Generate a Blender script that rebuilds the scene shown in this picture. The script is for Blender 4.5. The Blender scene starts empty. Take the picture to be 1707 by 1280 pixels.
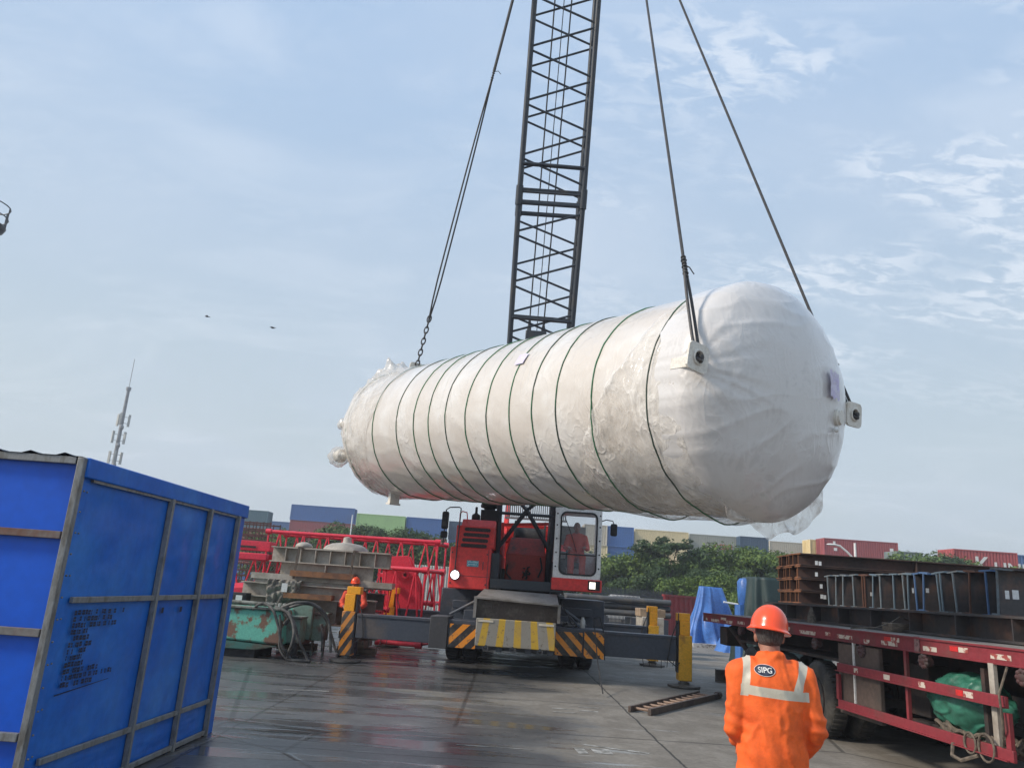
import bpy, bmesh, math, random
from mathutils import Vector, Matrix, noise
from mathutils.bvhtree import BVHTree
V = Vector; PI = math.pi; rad = math.radians
random.seed(7)
S = bpy.context.scene; COL = S.collection

# ------------------------------------------------------------------ camera
CAM = V((0, 0, 1.78)); TH = rad(14.8); RO = rad(4.0); FP = 1281.0
F = V((0, math.cos(TH), math.sin(TH))); U0 = V((0, -math.sin(TH), math.cos(TH))); R0 = V((1, 0, 0))
UU = math.cos(RO)*U0 - math.sin(RO)*R0; RR = math.cos(RO)*R0 + math.sin(RO)*U0
cd = bpy.data.cameras.new('camera'); cam = bpy.data.objects.new('camera', cd); COL.objects.link(cam)
cd.sensor_fit = 'HORIZONTAL'; cd.sensor_width = 36.0; cd.lens = 36.0*FP/1707.0; cd.clip_end = 5000; cd.clip_start = .05
M = Matrix((RR, UU, -F)).transposed().to_4x4(); M.translation = CAM
cam.matrix_world = M; S.camera = cam
def at(u, v, y):                                  # the point at distance y north of the camera seen in direction (u, v)
    d = F*FP + RR*(u-853.5) - UU*(v-640); return CAM + d*(y/d.y)

# ------------------------------------------------------------------ light
SUN_EL = 36; SUN_AZ = (-.96, -.28)
sd = bpy.data.lights.new('sun', 'SUN'); so = bpy.data.objects.new('sun', sd); COL.objects.link(so)
sd.energy = 3.2; sd.angle = rad(10); sd.color = (1, .90, .78)
n_ = V((SUN_AZ[0], SUN_AZ[1], 0)).normalized(); sv = n_*math.cos(rad(SUN_EL)) + V((0, 0, math.sin(rad(SUN_EL))))
so.rotation_euler = (-sv).to_track_quat('-Z', 'Y').to_euler(); so.location = (-20, -5, 30)
S.view_settings.view_transform = 'Standard'; S.view_settings.look = 'None'; S.view_settings.exposure = .26; S.view_settings.gamma = 1
W = bpy.data.worlds.new('World'); S.world = W; W.use_nodes = True

class NT:                                          # small node-tree helper
    def __init__(s, t): s.t = t
    def n(s, ty, **k):
        nd = s.t.nodes.new(ty)
        for a, b in k.items():
            if a.startswith('i_'):
                key = a[2:].replace('_', ' ')
                s.link(b, nd.inputs[key])
            else: setattr(nd, a, b)
        return nd
    def link(s, a, b):
        if isinstance(a, bpy.types.NodeSocket): s.t.links.new(a, b)
        elif isinstance(a, (tuple, list)) and len(a) == 3 and b.type == 'RGBA': b.default_value = (*a, 1)
        elif isinstance(a, (int, float)) and b.type == 'RGBA': b.default_value = (a, a, a, 1)
        else: b.default_value = a
    def math(s, op, a, b=0.0, c=None, clamp=False):
        nd = s.t.nodes.new('ShaderNodeMath'); nd.operation = op; nd.use_clamp = clamp
        s.link(a, nd.inputs[0]); s.link(b, nd.inputs[1])
        if c is not None: s.link(c, nd.inputs[2])
        return nd.outputs[0]
    def vm(s, op, a, b=None):
        nd = s.t.nodes.new('ShaderNodeVectorMath'); nd.operation = op; s.link(a, nd.inputs[0])
        if b is not None: s.link(b, nd.inputs[1])
        return nd.outputs[0]
    def mix(s, f, a, b, bt='MIX'):
        nd = s.t.nodes.new('ShaderNodeMix'); nd.data_type = 'RGBA'; nd.blend_type = bt
        s.link(f, nd.inputs['Factor']); s.link(a, nd.inputs[6]); s.link(b, nd.inputs[7]); return nd.outputs[2]
    def noise(s, vec, sc, det=4, ro=.55, dist=0, ty='FBM'):
        nd = s.t.nodes.new('ShaderNodeTexNoise'); nd.noise_type = ty
        s.link(vec, nd.inputs['Vector']); nd.inputs['Scale'].default_value = sc; nd.inputs['Detail'].default_value = det
        nd.inputs['Roughness'].default_value = ro; nd.inputs['Distortion'].default_value = dist; return nd.outputs[0]
    def ramp(s, f, a, b, lo=0.0, hi=1.0):
        nd = s.t.nodes.new('ShaderNodeMapRange'); nd.interpolation_type = 'SMOOTHSTEP'
        s.link(f, nd.inputs[0]); nd.inputs[1].default_value = a; nd.inputs[2].default_value = b
        nd.inputs[3].default_value = lo; nd.inputs[4].default_value = hi; return nd.outputs[0]
    def scale(s, vec, x, y, z): return s.vm('MULTIPLY', vec, V((x, y, z)))

wt = W.node_tree; wt.nodes.clear(); w = NT(wt)
sky = w.n('ShaderNodeTexSky', sky_type='NISHITA', sun_disc=False, sun_elevation=rad(SUN_EL), sun_rotation=math.atan2(n_.x, n_.y),
          air_density=1.2, dust_density=3.0, ozone_density=1.5)
tc = w.n('ShaderNodeTexCoord').outputs['Generated']
sx = w.n('ShaderNodeSeparateXYZ'); w.link(tc, sx.inputs[0])
zc = w.math('ADD', w.math('MAXIMUM', sx.outputs[2], 0.0), .22)
px_ = w.math('DIVIDE', sx.outputs[0], zc); py_ = w.math('DIVIDE', sx.outputs[1], zc)
cv = w.n('ShaderNodeCombineXYZ'); w.link(px_, cv.inputs[0]); w.link(py_, cv.inputs[1])
el = w.ramp(sx.outputs[2], 0.0, .75)
veil = w.mix(el, (5.35, 6.1, 6.45), (3.7, 5.25, 7.5))          # thin high overcast: greyer low down, bluer above
base = w.mix(.86, sky.outputs[0], veil)
big = w.noise(cv.outputs[0], .9, 4, .5, .3)
base = w.mix(w.ramp(big, .35, .7, 0, .45), base, (5.3, 6.1, 7.3))
az = w.math('ARCTAN2', sx.outputs[0], sx.outputs[1])
rm = w.ramp(az, -.10, .40, .12, 1.0)
hm = w.math('MULTIPLY', w.ramp(sx.outputs[2], .16, .34), w.ramp(sx.outputs[2], .95, .6))
sc1 = w.scale(cv.outputs[0], 1.0, 1.9, 1)
c1 = w.noise(sc1, 16.0, 5, .62, .5)
c2 = w.noise(sc1, 1.6, 3, .5, .2)
pm = w.math('MULTIPLY', w.ramp(c1, .42, .62), w.ramp(c2, .40, .60))
f1 = w.math('MULTIPLY', w.math('MULTIPLY', pm, rm), w.math('MULTIPLY', hm, .6))
c3 = w.noise(w.scale(cv.outputs[0], .8, 1.6, 1), 2.1, 5, .6, .8)
f2 = w.math('MULTIPLY', w.ramp(c3, .46, .74), .24)
f3 = w.math('MAXIMUM', f1, f2)
skc = w.mix(f3, base, (7.6, 8.1, 8.8))
bg = w.n('ShaderNodeBackground'); w.link(skc, bg.inputs[0]); bg.inputs[1].default_value = .1
wo = w.n('ShaderNodeOutputWorld'); w.link(bg.outputs[0], wo.inputs[0])

# ------------------------------------------------------------------ materials
MATS = {}
def mat(name, c1, c2=None, sc=3.0, lo=.45, hi=.65, rough=.6, metal=0.0, bump=.0, bsc=20.0, r2=None, alpha=1.0, emit=None, es=0, stretch=(1, 1, 1), fine=.12, coat=0, spec=.5):
    if name in MATS: return MATS[name]
    m = bpy.data.materials.new(name); m.use_nodes = True; t = NT(m.node_tree); MATS[name] = m
    p = m.node_tree.nodes['Principled BSDF']
    co = t.scale(t.n('ShaderNodeTexCoord').outputs['Object'], *stretch)
    col = c1
    nz = t.noise(co, sc, 6, .6)
    if c2 is not None:
        f = t.ramp(nz, lo, hi); col = t.mix(f, c1, c2)
        if r2 is not None: t.link(t.ramp(nz, lo, hi, rough, r2), p.inputs['Roughness'])
    if fine:
        fn = t.noise(co, sc*6+5, 4, .6)
        g = t.ramp(fn, .3, .7, 1-fine, 1+fine)
        cc = t.n('ShaderNodeCombineXYZ'); [t.link(g, cc.inputs[i]) for i in range(3)]
        col = t.mix(1.0, col, cc.outputs[0], 'MULTIPLY')
    t.link(col, p.inputs['Base Color'])
    if r2 is None or c2 is None: p.inputs['Roughness'].default_value = rough
    p.inputs['Metallic'].default_value = metal; p.inputs['Alpha'].default_value = alpha
    p.inputs['Coat Weight'].default_value = coat; p.inputs['Specular IOR Level'].default_value = spec
    if bump:
        b = t.n('ShaderNodeBump'); b.inputs['Strength'].default_value = bump; b.inputs['Distance'].default_value = .02
        t.link(t.noise(co, bsc, 5, .6), b.inputs['Height']); t.link(b.outputs[0], p.inputs['Normal'])
    if emit: t.link(emit, p.inputs['Emission Color']); p.inputs['Emission Strength'].default_value = es
    return m

RED = mat('crane_red', (.74, .045, .04), (.52, .04, .035), 1.6, .5, .75, .45, bump=.05, bsc=8)
REDL = mat('lattice_red', (.64, .028, .06), (.46, .035, .045), 3, .55, .75, .45)
STEEL = mat('chassis_grey', (.048, .058, .078), (.095, .08, .072), 1.8, .5, .75, .5, bump=.12, bsc=14)
BOOM = mat('boom_dark', (.028, .036, .048), (.055, .05, .045), 2.5, .5, .75, .45)
BLACK = mat('black_rubber', (.018, .018, .02), (.05, .047, .043), 5, .5, .7, .75, bump=.2, bsc=30)
TYREW = mat('dusty_tyre', (.03, .03, .03), (.09, .082, .07), 3, .4, .7, .85, bump=.25, bsc=26)
YEL = mat('safety_yellow', (.78, .40, .025), (.42, .18, .02), 4, .55, .72, .5, bump=.1, bsc=30)
YORG = mat('amber_paint', (.88, .38, .016), (.5, .18, .02), 5, .58, .75, .45)
WHITE = mat('white_paint', (.78, .78, .76), (.60, .58, .55), 3, .55, .85, .4)
ROPE = mat('wire_rope', (.03, .03, .034), (.055, .05, .045), 30, .4, .6, .55)
GLASS = mat('cab_glass', (.32, .36, .40), rough=.05, alpha=.16, fine=0)  # pale tint puts the reflected sky into the pane's own colour
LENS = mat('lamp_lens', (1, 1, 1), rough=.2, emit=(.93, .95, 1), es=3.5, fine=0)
LENS2 = mat('lamp_lens_dim', (1, 1, 1), rough=.2, emit=(1, .93, .78), es=1.3, fine=0)
BLUEW = mat('shed_blue', (.004, .115, .50), (.03, .19, .58), 1.1, .42, .75, .33, bump=.30, bsc=1.8, fine=.08, spec=.4)
BLUED = mat('shed_blue_side', (.0, .095, .60), (.0, .075, .50), .9, .45, .7, .4, bump=.1, bsc=2, fine=.05)
GALV = mat('weathered_galvanised', (.23, .235, .235), (.13, .12, .105), 4, .45, .7, .5, metal=.3, stretch=(3, 3, 1))
GALVR = mat('rusty_rail', (.19, .18, .17), (.16, .075, .05), 3, .4, .65, .65, metal=.2)
RUST = mat('rusty_steel', (.125, .055, .034), (.06, .036, .03), 3, .4, .65, .85, bump=.2, bsc=25)
RUST2 = mat('rust_orange', (.24, .10, .045), (.10, .05, .035), 4, .45, .65, .85, bump=.2, bsc=25)
DKGIRD = mat('dark_girder', (.066, .060, .060), (.16, .085, .058), 1.6, .46, .68, .6, bump=.08, bsc=12)
BLED = mat('blue_grey_edge', (.16, .20, .225), (.13, .105, .09), 5, .45, .65, .6)
BLED2 = mat('blue_edge', (.12, .17, .21), (.12, .13, .14), 5, .5, .7, .6)
CONC = mat('primer_grey', (.40, .37, .32), (.25, .215, .175), 2.2, .45, .7, .75, bump=.1, bsc=18)
TEAL = mat('teal_rusty', (.11, .40, .31), (.17, .10, .07), 4.6, .47, .58, .6, bump=.25, bsc=14, r2=.9)
TEALD = mat('teal_dull', (.15, .23, .19), (.14, .10, .08), 3, .45, .6, .7)
WOOD = mat('old_timber', (.22, .17, .125), (.11, .085, .065), 4, .4, .65, .85, stretch=(1, 6, 6), bump=.2, bsc=20)
TIMR = mat('rust_red_timber', (.26, .12, .055), (.15, .075, .045), 4, .4, .65, .8)
TRED = mat('trailer_red', (.235, .030, .040), (.14, .050, .046), 2.5, .48, .7, .55, bump=.12, bsc=16)
DECK = mat('worn_deck', (.25, .225, .20), (.13, .11, .10), 3, .42, .62, .8, stretch=(1, .2, 1), bump=.15)
REFW = mat('worn_white_tape', (.62, .55, .47), (.34, .07, .06), 12, .5, .58, .5)
REFR = mat('red_tape', (.62, .03, .03), (.35, .04, .035), 12, .5, .65, .4)
UNDER = mat('dark_underframe', (.035, .028, .026), (.09, .045, .035), 3, .5, .7, .8)
FLAP = mat('dusty_flap', (.12, .085, .07), (.075, .06, .052), 2, .4, .65, .85)
GTARP = mat('green_tarp', (.038, .18, .125), (.022, .11, .075), 3, .45, .65, .42, bump=.5, bsc=5)
GDARK = mat('dark_green_tarp', (.022, .045, .045), (.014, .03, .032), 2, .4, .65, .6, bump=.3, bsc=4)
BTARP = mat('blue_tarp', (.06, .18, .50), (.04, .12, .36), 2, .4, .65, .4, bump=.5, bsc=3)
GTRP2 = mat('grey_tarp', (.20, .185, .16), (.10, .09, .08), 4, .4, .6, .8, bump=.5, bsc=8)
ROPEB = mat('brown_rope', (.16, .13, .10), (.09, .075, .06), 20, .4, .6, .9, bump=.4, bsc=60)
PAPER = mat('white_paper', (.72, .72, .70), rough=.7)
LILAC = mat('lilac_paper', (.60, .55, .76), (.66, .62, .74), 6, .4, .6, .6, bump=.5, bsc=10)
BARK = mat('bark', (.09, .075, .055), (.05, .04, .03), 8, .4, .6, .9)
HAT = mat('orange_helmet', (.90, .085, .018), rough=.27, fine=.02, coat=.4)
SKIN = mat('skin', (.34, .17, .115), (.27, .12, .08), 8, .4, .7, .55, bump=.06, bsc=60)
HAIR = mat('grey_hair', (.045, .04, .038), (.10, .095, .09), 30, .4, .7, .7, bump=.4, bsc=120, stretch=(3, 3, 1))
BOOT = mat('boot', (.02, .018, .017), rough=.6)
GALV2 = mat('mast_grey', (.26, .27, .28), (.2, .2, .2), 2, .4, .7, .5)
PALE = mat('pale_panel', (.50, .50, .46), (.38, .38, .35), 1, .4, .7, .7)

# ------------------------------------------------------------------ mesh builder
WM = {}
class MB:
    def __init__(s): s.v = []; s.f = []; s.mi = []; s.cur = 0
    def add(s, vs, fs):
        o = len(s.v); s.v += [V(p) for p in vs]
        for f in fs: s.f.append([i+o for i in f]); s.mi.append(s.cur)
        return s
    def box(s, c, d, rz=0, R=None):
        c = V(c); h = V(d)/2; R = R or Matrix.Rotation(rz, 3, 'Z')
        vs = [c + R @ V((x*h.x, y*h.y, z*h.z)) for z in (-1, 1) for y in (-1, 1) for x in (-1, 1)]
        return s.add(vs, [(0, 2, 3, 1), (4, 5, 7, 6), (0, 1, 5, 4), (2, 6, 7, 3), (0, 4, 6, 2), (1, 3, 7, 5)])
    def bb(s, x0, x1, y0, y1, z0, z1): return s.box(((x0+x1)/2, (y0+y1)/2, (z0+z1)/2), (x1-x0, y1-y0, z1-z0))
    def bar(s, p, q, w_, h, up=(0, 0, 1)):
        p, q = V(p), V(q); a = (q-p); L = a.length; a.normalize(); up = V(up)
        if abs(a.dot(up)) > .99: up = V((0, 1, 0))
        x = a.cross(up).normalized(); z = x.cross(a)
        return s.box((p+q)/2, (w_, L, h), R=Matrix((x, a, z)).transposed())
    def tube(s, p, q, r, n=8, r2=None, cap=True):
        p, q = V(p), V(q); r2 = r if r2 is None else r2; a = (q-p).normalized()
        x = a.orthogonal().normalized(); y = a.cross(x)
        vs = [p + r*(x*math.cos(2*PI*i/n)+y*math.sin(2*PI*i/n)) for i in range(n)] + [q + r2*(x*math.cos(2*PI*i/n)+y*math.sin(2*PI*i/n)) for i in range(n)]
        fs = [(i, (i+1) % n, n+(i+1) % n, n+i) for i in range(n)]
        if cap: fs += [tuple(range(n))[::-1], tuple(range(n, 2*n))]
        return s.add(vs, fs)
    def path(s, pts, r, n=6, closed=False):
        pts = [V(p) for p in pts]; k = len(pts); vs = []; prev = None
        for i, p in enumerate(pts):
            a = (pts[(i+1) % k]-pts[i-1]) if (closed or 0 < i < k-1) else (pts[1]-pts[0] if i == 0 else pts[-1]-pts[-2])
            a.normalize(); x = a.orthogonal() if prev is None else prev - a*prev.dot(a)
            x.normalize(); prev = x; y = a.cross(x); rr = r(i/(k-1)) if callable(r) else r
            vs += [p + rr*(x*math.cos(2*PI*j/n)+y*math.sin(2*PI*j/n)) for j in range(n)]
        fs = []
        for i in range(k if closed else k-1):
            b = (i+1) % k
            fs += [(i*n+j, i*n+(j+1) % n, b*n+(j+1) % n, b*n+j) for j in range(n)]
        if not closed: fs += [tuple(range(n))[::-1], tuple(range((k-1)*n, k*n))]
        return s.add(vs, fs)
    def lathe(s, prof, M=None, n=24):                 # prof: (r, z) pairs along local z
        M = M or Matrix.Identity(4); vs = []; k = len(prof)
        for r, z in prof: vs += [M @ V((r*math.cos(2*PI*i/n), r*math.sin(2*PI*i/n), z)) for i in range(n)]
        fs = [(j*n+i, j*n+(i+1) % n, (j+1)*n+(i+1) % n, (j+1)*n+i) for j in range(k-1) for i in range(n)]
        fs += [tuple(range(n))[::-1], tuple(range((k-1)*n, k*n))]
        return s.add(vs, fs)
    def prism(s, poly, M, d):                          # 2D outline in local xy extruded along local z
        n = len(poly); vs = [M @ V((x, y, 0)) for x, y in poly] + [M @ V((x, y, d)) for x, y in poly]
        return s.add(vs, [tuple(range(n))[::-1], tuple(range(n, 2*n))] + [(i, (i+1) % n, n+(i+1) % n, n+i) for i in range(n)])
    def ell(s, c, r, n=16, m=10, R=None):
        R = R or Matrix.Identity(3); c = V(c); vs = [c + R @ V((0, 0, -r[2]))]
        for j in range(1, m):
            t = -PI/2 + PI*j/m
            vs += [c + R @ V((r[0]*math.cos(t)*math.cos(2*PI*i/n), r[1]*math.cos(t)*math.sin(2*PI*i/n), r[2]*math.sin(t))) for i in range(n)]
        vs.append(c + R @ V((0, 0, r[2]))); e = len(vs)-1
        fs = [(0, 1+(i+1) % n, 1+i) for i in range(n)] + [(e, 1+(m-2)*n+i, 1+(m-2)*n+(i+1) % n) for i in range(n)]
        fs += [(1+j*n+i, 1+j*n+(i+1) % n, 1+(j+1)*n+(i+1) % n, 1+(j+1)*n+i) for j in range(m-2) for i in range(n)]
        return s.add(vs, fs)
    def mesh(s, name, mats, smooth=False):
        me = bpy.data.meshes.new(name); me.from_pydata([tuple(p) for p in s.v], [], s.f)
        for m in (mats if isinstance(mats, (list, tuple)) else [mats]): me.materials.append(m)
        me.polygons.foreach_set('material_index', s.mi)
        if smooth:
            me.polygons.foreach_set('use_smooth', [True]*len(me.polygons))
            if smooth != 'all': me.set_sharp_from_angle(angle=rad(38))
        me.update(); return me
    def build(s, name, mats, parent=None, smooth=True, world=True, bevel=0, loc=None):
        me = s.mesh(name, mats, smooth)
        o = bpy.data.objects.new(name, me); COL.objects.link(o)
        if parent is not None:
            o.parent = parent; WM[o.name] = WM[parent.name]
            if world: me.transform(WM[parent.name].inverted())
        else:
            T = Matrix.Translation(V(loc) if loc is not None else V((0, 0, 0)))
            if world: me.transform(T.inverted())
            o.matrix_world = T; WM[o.name] = T
        if bevel:
            b = o.modifiers.new('bevel', 'BEVEL'); b.width = bevel; b.segments = 2; b.limit_method = 'ANGLE'
        return o
def tag(o, label=None, cat=None, group=None, kind=None):
    if label: o['label'] = label
    if cat: o['category'] = cat
    if group: o['group'] = group
    if kind: o['kind'] = kind
    return o
def thing(name, label, cat, loc=(0, 0, 0), rz=0, group=None):
    o = bpy.data.objects.new(name, None); COL.objects.link(o); o.empty_display_size = .3
    o.location = loc; o.rotation_euler = (0, 0, rz); WM[o.name] = Matrix.Translation(V(loc)) @ Matrix.Rotation(rz, 4, 'Z')
    return tag(o, label, cat, group)
def copy_tree(o, parent=None):
    c = o.copy(); COL.objects.link(c); c.parent = parent
    for ch in [x for x in bpy.data.objects if x.parent == o]: copy_tree(ch, c)
    return c
def text(s, size, m, M, parent, name='lettering', ext=.004, world=True, bold=0, sx=1):
    cu = bpy.data.curves.new(name, 'FONT'); cu.body = s; cu.size = size; cu.extrude = ext; cu.align_x = 'CENTER'; cu.align_y = 'CENTER'; cu.offset = bold
    t = bpy.data.objects.new(name, cu); COL.objects.link(t); dg = bpy.context.evaluated_depsgraph_get(); dg.update()
    me = bpy.data.meshes.new_from_object(t.evaluated_get(dg)); bpy.data.objects.remove(t); me.materials.clear(); me.materials.append(m)
    me.transform(M @ Matrix.Diagonal((sx, 1, 1, 1)))
    o = bpy.data.objects.new(name, me); COL.objects.link(o); o.parent = parent; WM[o.name] = WM[parent.name]
    if world: me.transform(WM[parent.name].inverted())
    return o
def frame(o, x, y, z): m = Matrix((V(x), V(y), V(z))).transposed().to_4x4(); m.translation = V(o); return m

# ------------------------------------------------------------------ ground
gm = bpy.data.materials.new('wet_concrete'); gm.use_nodes = True; g = NT(gm.node_tree); gp = gm.node_tree.nodes['Principled BSDF']
pos = g.n('ShaderNodeNewGeometry').outputs['Position']; gx = g.n('ShaderNodeSeparateXYZ'); g.link(pos, gx.inputs[0])
bigN = g.noise(g.scale(pos, .55, 1.0, 1), .42, 5, .55, .4); midN = g.noise(pos, 1.6, 6, .6, .3); finN = g.noise(pos, 14, 6, .65)
left = g.ramp(gx.outputs[0], 2.8, -.8, -.17, .20)
wet = g.ramp(g.math('ADD', g.math('ADD', g.math('ADD', bigN, .035), g.math('MULTIPLY', g.math('SUBTRACT', midN, .5), .35)), left), .47, .64)
streak = g.noise(g.scale(pos, .35, 2.2, 1), 1.0, 4, .6, .2)
pud = g.math('MULTIPLY', g.ramp(g.math('ADD', streak, g.math('MULTIPLY', left, .38)), .565, .64), g.ramp(gx.outputs[1], 2.0, 9.0))
dry = g.mix(g.ramp(midN, .38, .66), (.18, .163, .138), (.26, .24, .208))
dry = g.mix(g.ramp(g.noise(g.scale(pos, 2.5, .3, 1), 1.3, 5, .6), .5, .75, 0, .55), dry, (.15, .13, .105))
wcol = g.mix(g.ramp(midN, .4, .65), (.068, .071, .075), (.112, .112, .112))
gc = g.mix(wet, dry, wcol)
gc = g.mix(g.ramp(finN, .35, .7, 0, .35), gc, (.085, .08, .072))
gc = g.mix(g.math('MULTIPLY', g.ramp(g.noise(g.scale(pos, .6, 3, 1), 2.3, 3, .5), .66, .72), .30), gc, (.40, .40, .38))
def joint(coord, off, per, hw, wob):
    a = g.math('ADD', coord, off + per*100); a = g.math('ADD', a, g.math('MULTIPLY', g.math('SUBTRACT', wob, .5), .09))
    fr = g.math('MODULO', a, per); d_ = g.math('MINIMUM', fr, g.math('SUBTRACT', per, fr))
    return g.ramp(d_, hw, hw*.4)
jn = g.math('MAXIMUM', joint(gx.outputs[0], 2.95, 5.15, .022, midN), joint(gx.outputs[1], -8.85, 4.83, .02, midN))
crk = g.n('ShaderNodeTexVoronoi', feature='DISTANCE_TO_EDGE'); crk.inputs['Scale'].default_value = .16; g.link(g.vm('ADD', pos, g.scale(g.n('ShaderNodeTexNoise').outputs[1], .01, .01, 0)), crk.inputs['Vector'])
ck = g.math('MULTIPLY', g.ramp(crk.outputs[0], .006, .002), .7)
jj = g.math('MAXIMUM', jn, ck)
gc = g.mix(g.math('MULTIPLY', jj, .85), gc, (.018, .017, .016))
g.link(gc, gp.inputs['Base Color'])
ro = g.math('SUBTRACT', .80, g.math('MULTIPLY', wet, .46)); ro = g.math('ADD', ro, g.math('MULTIPLY', g.math('SUBTRACT', finN, .5), .25))
ro = g.mix(pud, ro, .16); g.link(ro, gp.inputs['Roughness'])
bp = g.n('ShaderNodeBump'); bp.inputs['Distance'].default_value = .012
hh = g.math('ADD', g.math('MULTIPLY', finN, .6), g.math('MULTIPLY', g.noise(pos, 60, 3, .6), .35)); hh = g.math('MULTIPLY', hh, g.math('SUBTRACT', 1.0, pud))
hh = g.math('SUBTRACT', hh, jj); g.link(hh, bp.inputs['Height']); bp.inputs['Strength'].default_value = .35; g.link(bp.outputs[0], gp.inputs['Normal'])
o = MB().add([(-900, -300, 0), (900, -300, 0), (900, 1600, 0), (-900, 1600, 0)], [(0, 1, 2, 3)]).build('ground', gm, smooth=False); tag(o, kind='structure')
PM = mat('faded_road_paint', (.42, .42, .40), (.17, .165, .15), 7, .38, .58, .7)
mb = MB()
for (x, y, dx, dy, a) in [(1.15, 12.6, .35, .07, .05), (1.15, 12.95, .35, .06, .02), (1.55, 12.9, .3, .07, 0), (1.6, 13.3, .34, .06, 0), (1.1, 9.75, .12, .35, .1), (1.55, 10.0, .8, .07, -.35), (1.35, 9.8, .22, .3, .1), (3.9, 18.45, 2.6, .06, 0), (-2.9, 13.0, .7, .05, .2), (0.1, 9.6, .9, .03, 0)]:
    mb.add([V((x, y, .004)) + Matrix.Rotation(a, 3, 'Z') @ V((i*dx/2, j*dy/2, 0)) for i, j in ((-1, -1), (1, -1), (1, 1), (-1, 1))], [(0, 1, 2, 3)])
tag(mb.build('floor_markings', PM, smooth=False), kind='structure')

# ------------------------------------------------------------------ wrapped pressure vessel
TC = V((.332, 13.468, 4.64)); TA = V((math.cos(-.08)*math.cos(-.988), math.cos(-.08)*math.sin(-.988), math.sin(-.08)))
TS = TA.cross(V((0, 0, 1))).normalized(); TU = TS.cross(TA); TR = 1.45; TL = 5.08; THD = .54
TF = frame(TC, TS, TU, TA)
def fold(z, ph, k=1.0, seed=0.0):                    # creases of taut plastic film
    q = V((z*.55*k + seed, ph*TR*1.35*k + z*.45*k, seed*3.1))
    q2 = q + .35*noise.noise_vector(q*1.3)
    a = 1-abs(noise.noise(q2*1.6))*2.2; b = 1-abs(noise.noise(q2*3.9 + V((7, 1, 3))))*2.2
    return max(a, 0)**3*.6 + max(b, 0)**3*.25 + .35*noise.noise(q*.6)
def prof(s):                                         # s in -1..1 along the vessel -> (z, r, nz, nr)
    H = .14
    if s < -1+H: k = (s+1)/H*PI/2; return -TL-THD*math.cos(k), TR*math.sin(k)**.9, -math.cos(k), math.sin(k)
    if s > 1-H: k = (1-s)/H*PI/2; return TL+THD*math.cos(k), TR*math.sin(k)**.9, math.cos(k), math.sin(k)
    return TL*s/(1-H), TR, 0, 1
def vessel_grid(ns, nph, s0, s1, dfun, mask=None):
    mb = MB(); idx = {}
    for i in range(ns+1):
        for j in range(nph):
            ph = 2*PI*j/nph; a = s0(ph) if callable(s0) else s0; b = s1(ph) if callable(s1) else s1
            s = a + (b-a)*i/ns; z, r, nz, nr = prof(s); d = dfun(s, z, ph, i/ns)
            mb.v.append(TF @ V(((r+d*nr)*math.cos(ph), (r+d*nr)*math.sin(ph), z+d*nz)))
    for i in range(ns):
        for j in range(nph):
            if mask and not mask(i/ns, 2*PI*j/nph): continue
            mb.f.append([i*nph+j, i*nph+(j+1) % nph, (i+1)*nph+(j+1) % nph, (i+1)*nph+j]); mb.mi.append(0)
    return mb
def film_mat(name, c, lo, hi, rough, bump, sc, c2):
    m = bpy.data.materials.new(name); m.use_nodes = True; t = NT(m.node_tree); p = m.node_tree.nodes['Principled BSDF']
    co = t.n('ShaderNodeTexCoord').outputs['Object']
    wv = t.vm('ADD', co, t.vm('MULTIPLY', t.n('ShaderNodeTexNoise', i_Vector=co, i_Scale=1.6, i_Detail=3.0).outputs[1], V((.9, .9, .9))))
    r1 = t.noise(t.scale(wv, 1, .55, 1.3), sc, 3, .55, .4, 'RIDGED_MULTIFRACTAL')
    r2_ = t.noise(t.scale(wv, 1.4, 1, .6), sc*2.7, 3, .6, .6, 'RIDGED_MULTIFRACTAL')
    def crease(v, sc_, w_):
        n_1 = t.noise(v, sc_, 2.5, .5, .25); return t.math('POWER', t.math('SUBTRACT', 1.0, t.math('MULTIPLY', t.math('ABSOLUTE', t.math('SUBTRACT', n_1, .5)), w_), clamp=True), 3)
    wv = t.vm('ADD', co, t.vm('MULTIPLY', t.n('ShaderNodeTexNoise', i_Vector=co, i_Scale=1.3, i_Detail=2.0).outputs[1], V((.5, .5, .8))))
    k1 = crease(t.scale(wv, 1.9, 1.9, .55), 1.5, 10.0); k2 = crease(t.scale(wv, 1.4, 2.1, .8), 2.9, 8.0); k3 = crease(wv, 7.0, 5.0)
    pm_ = t.ramp(t.noise(co, .75, 3, .5, .3), .40, .60, .15, 1.0); k1 = t.math('MULTIPLY', k1, pm_); k2 = t.math('MULTIPLY', k2, pm_)
    h = t.math('ADD', t.math('ADD', t.math('MULTIPLY', k1, .8), t.math('MULTIPLY', k2, .45)), t.math('ADD', t.math('MULTIPLY', k3, .07), t.math('MULTIPLY', r2_, .10)))
    b = t.n('ShaderNodeBump'); b.inputs['Strength'].default_value = bump; b.inputs['Distance'].default_value = .03; t.link(h, b.inputs['Height']); t.link(b.outputs[0], p.inputs['Normal'])
    kk = t.math('ADD', t.math('MULTIPLY', k1, .7), t.math('ADD', t.math('MULTIPLY', k2, .5), t.math('MULTIPLY', k3, .3)), clamp=True)
    t.link(t.mix(t.ramp(t.noise(co, 1.2, 4), .4, .7), c, c2), p.inputs['Base Color'])
    p.inputs['Roughness'].default_value = rough; p.inputs['Coat Weight'].default_value = .8; p.inputs['Coat Roughness'].default_value = .10
    t.link(b.outputs[0], p.inputs['Coat Normal'])
    if hi < 1: t.link(t.math('ADD', t.ramp(t.noise(wv, 2.2, 4, .6), .35, .68, lo, hi), t.math('MULTIPLY', kk, .45), clamp=True), p.inputs['Alpha'])
    return m
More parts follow.
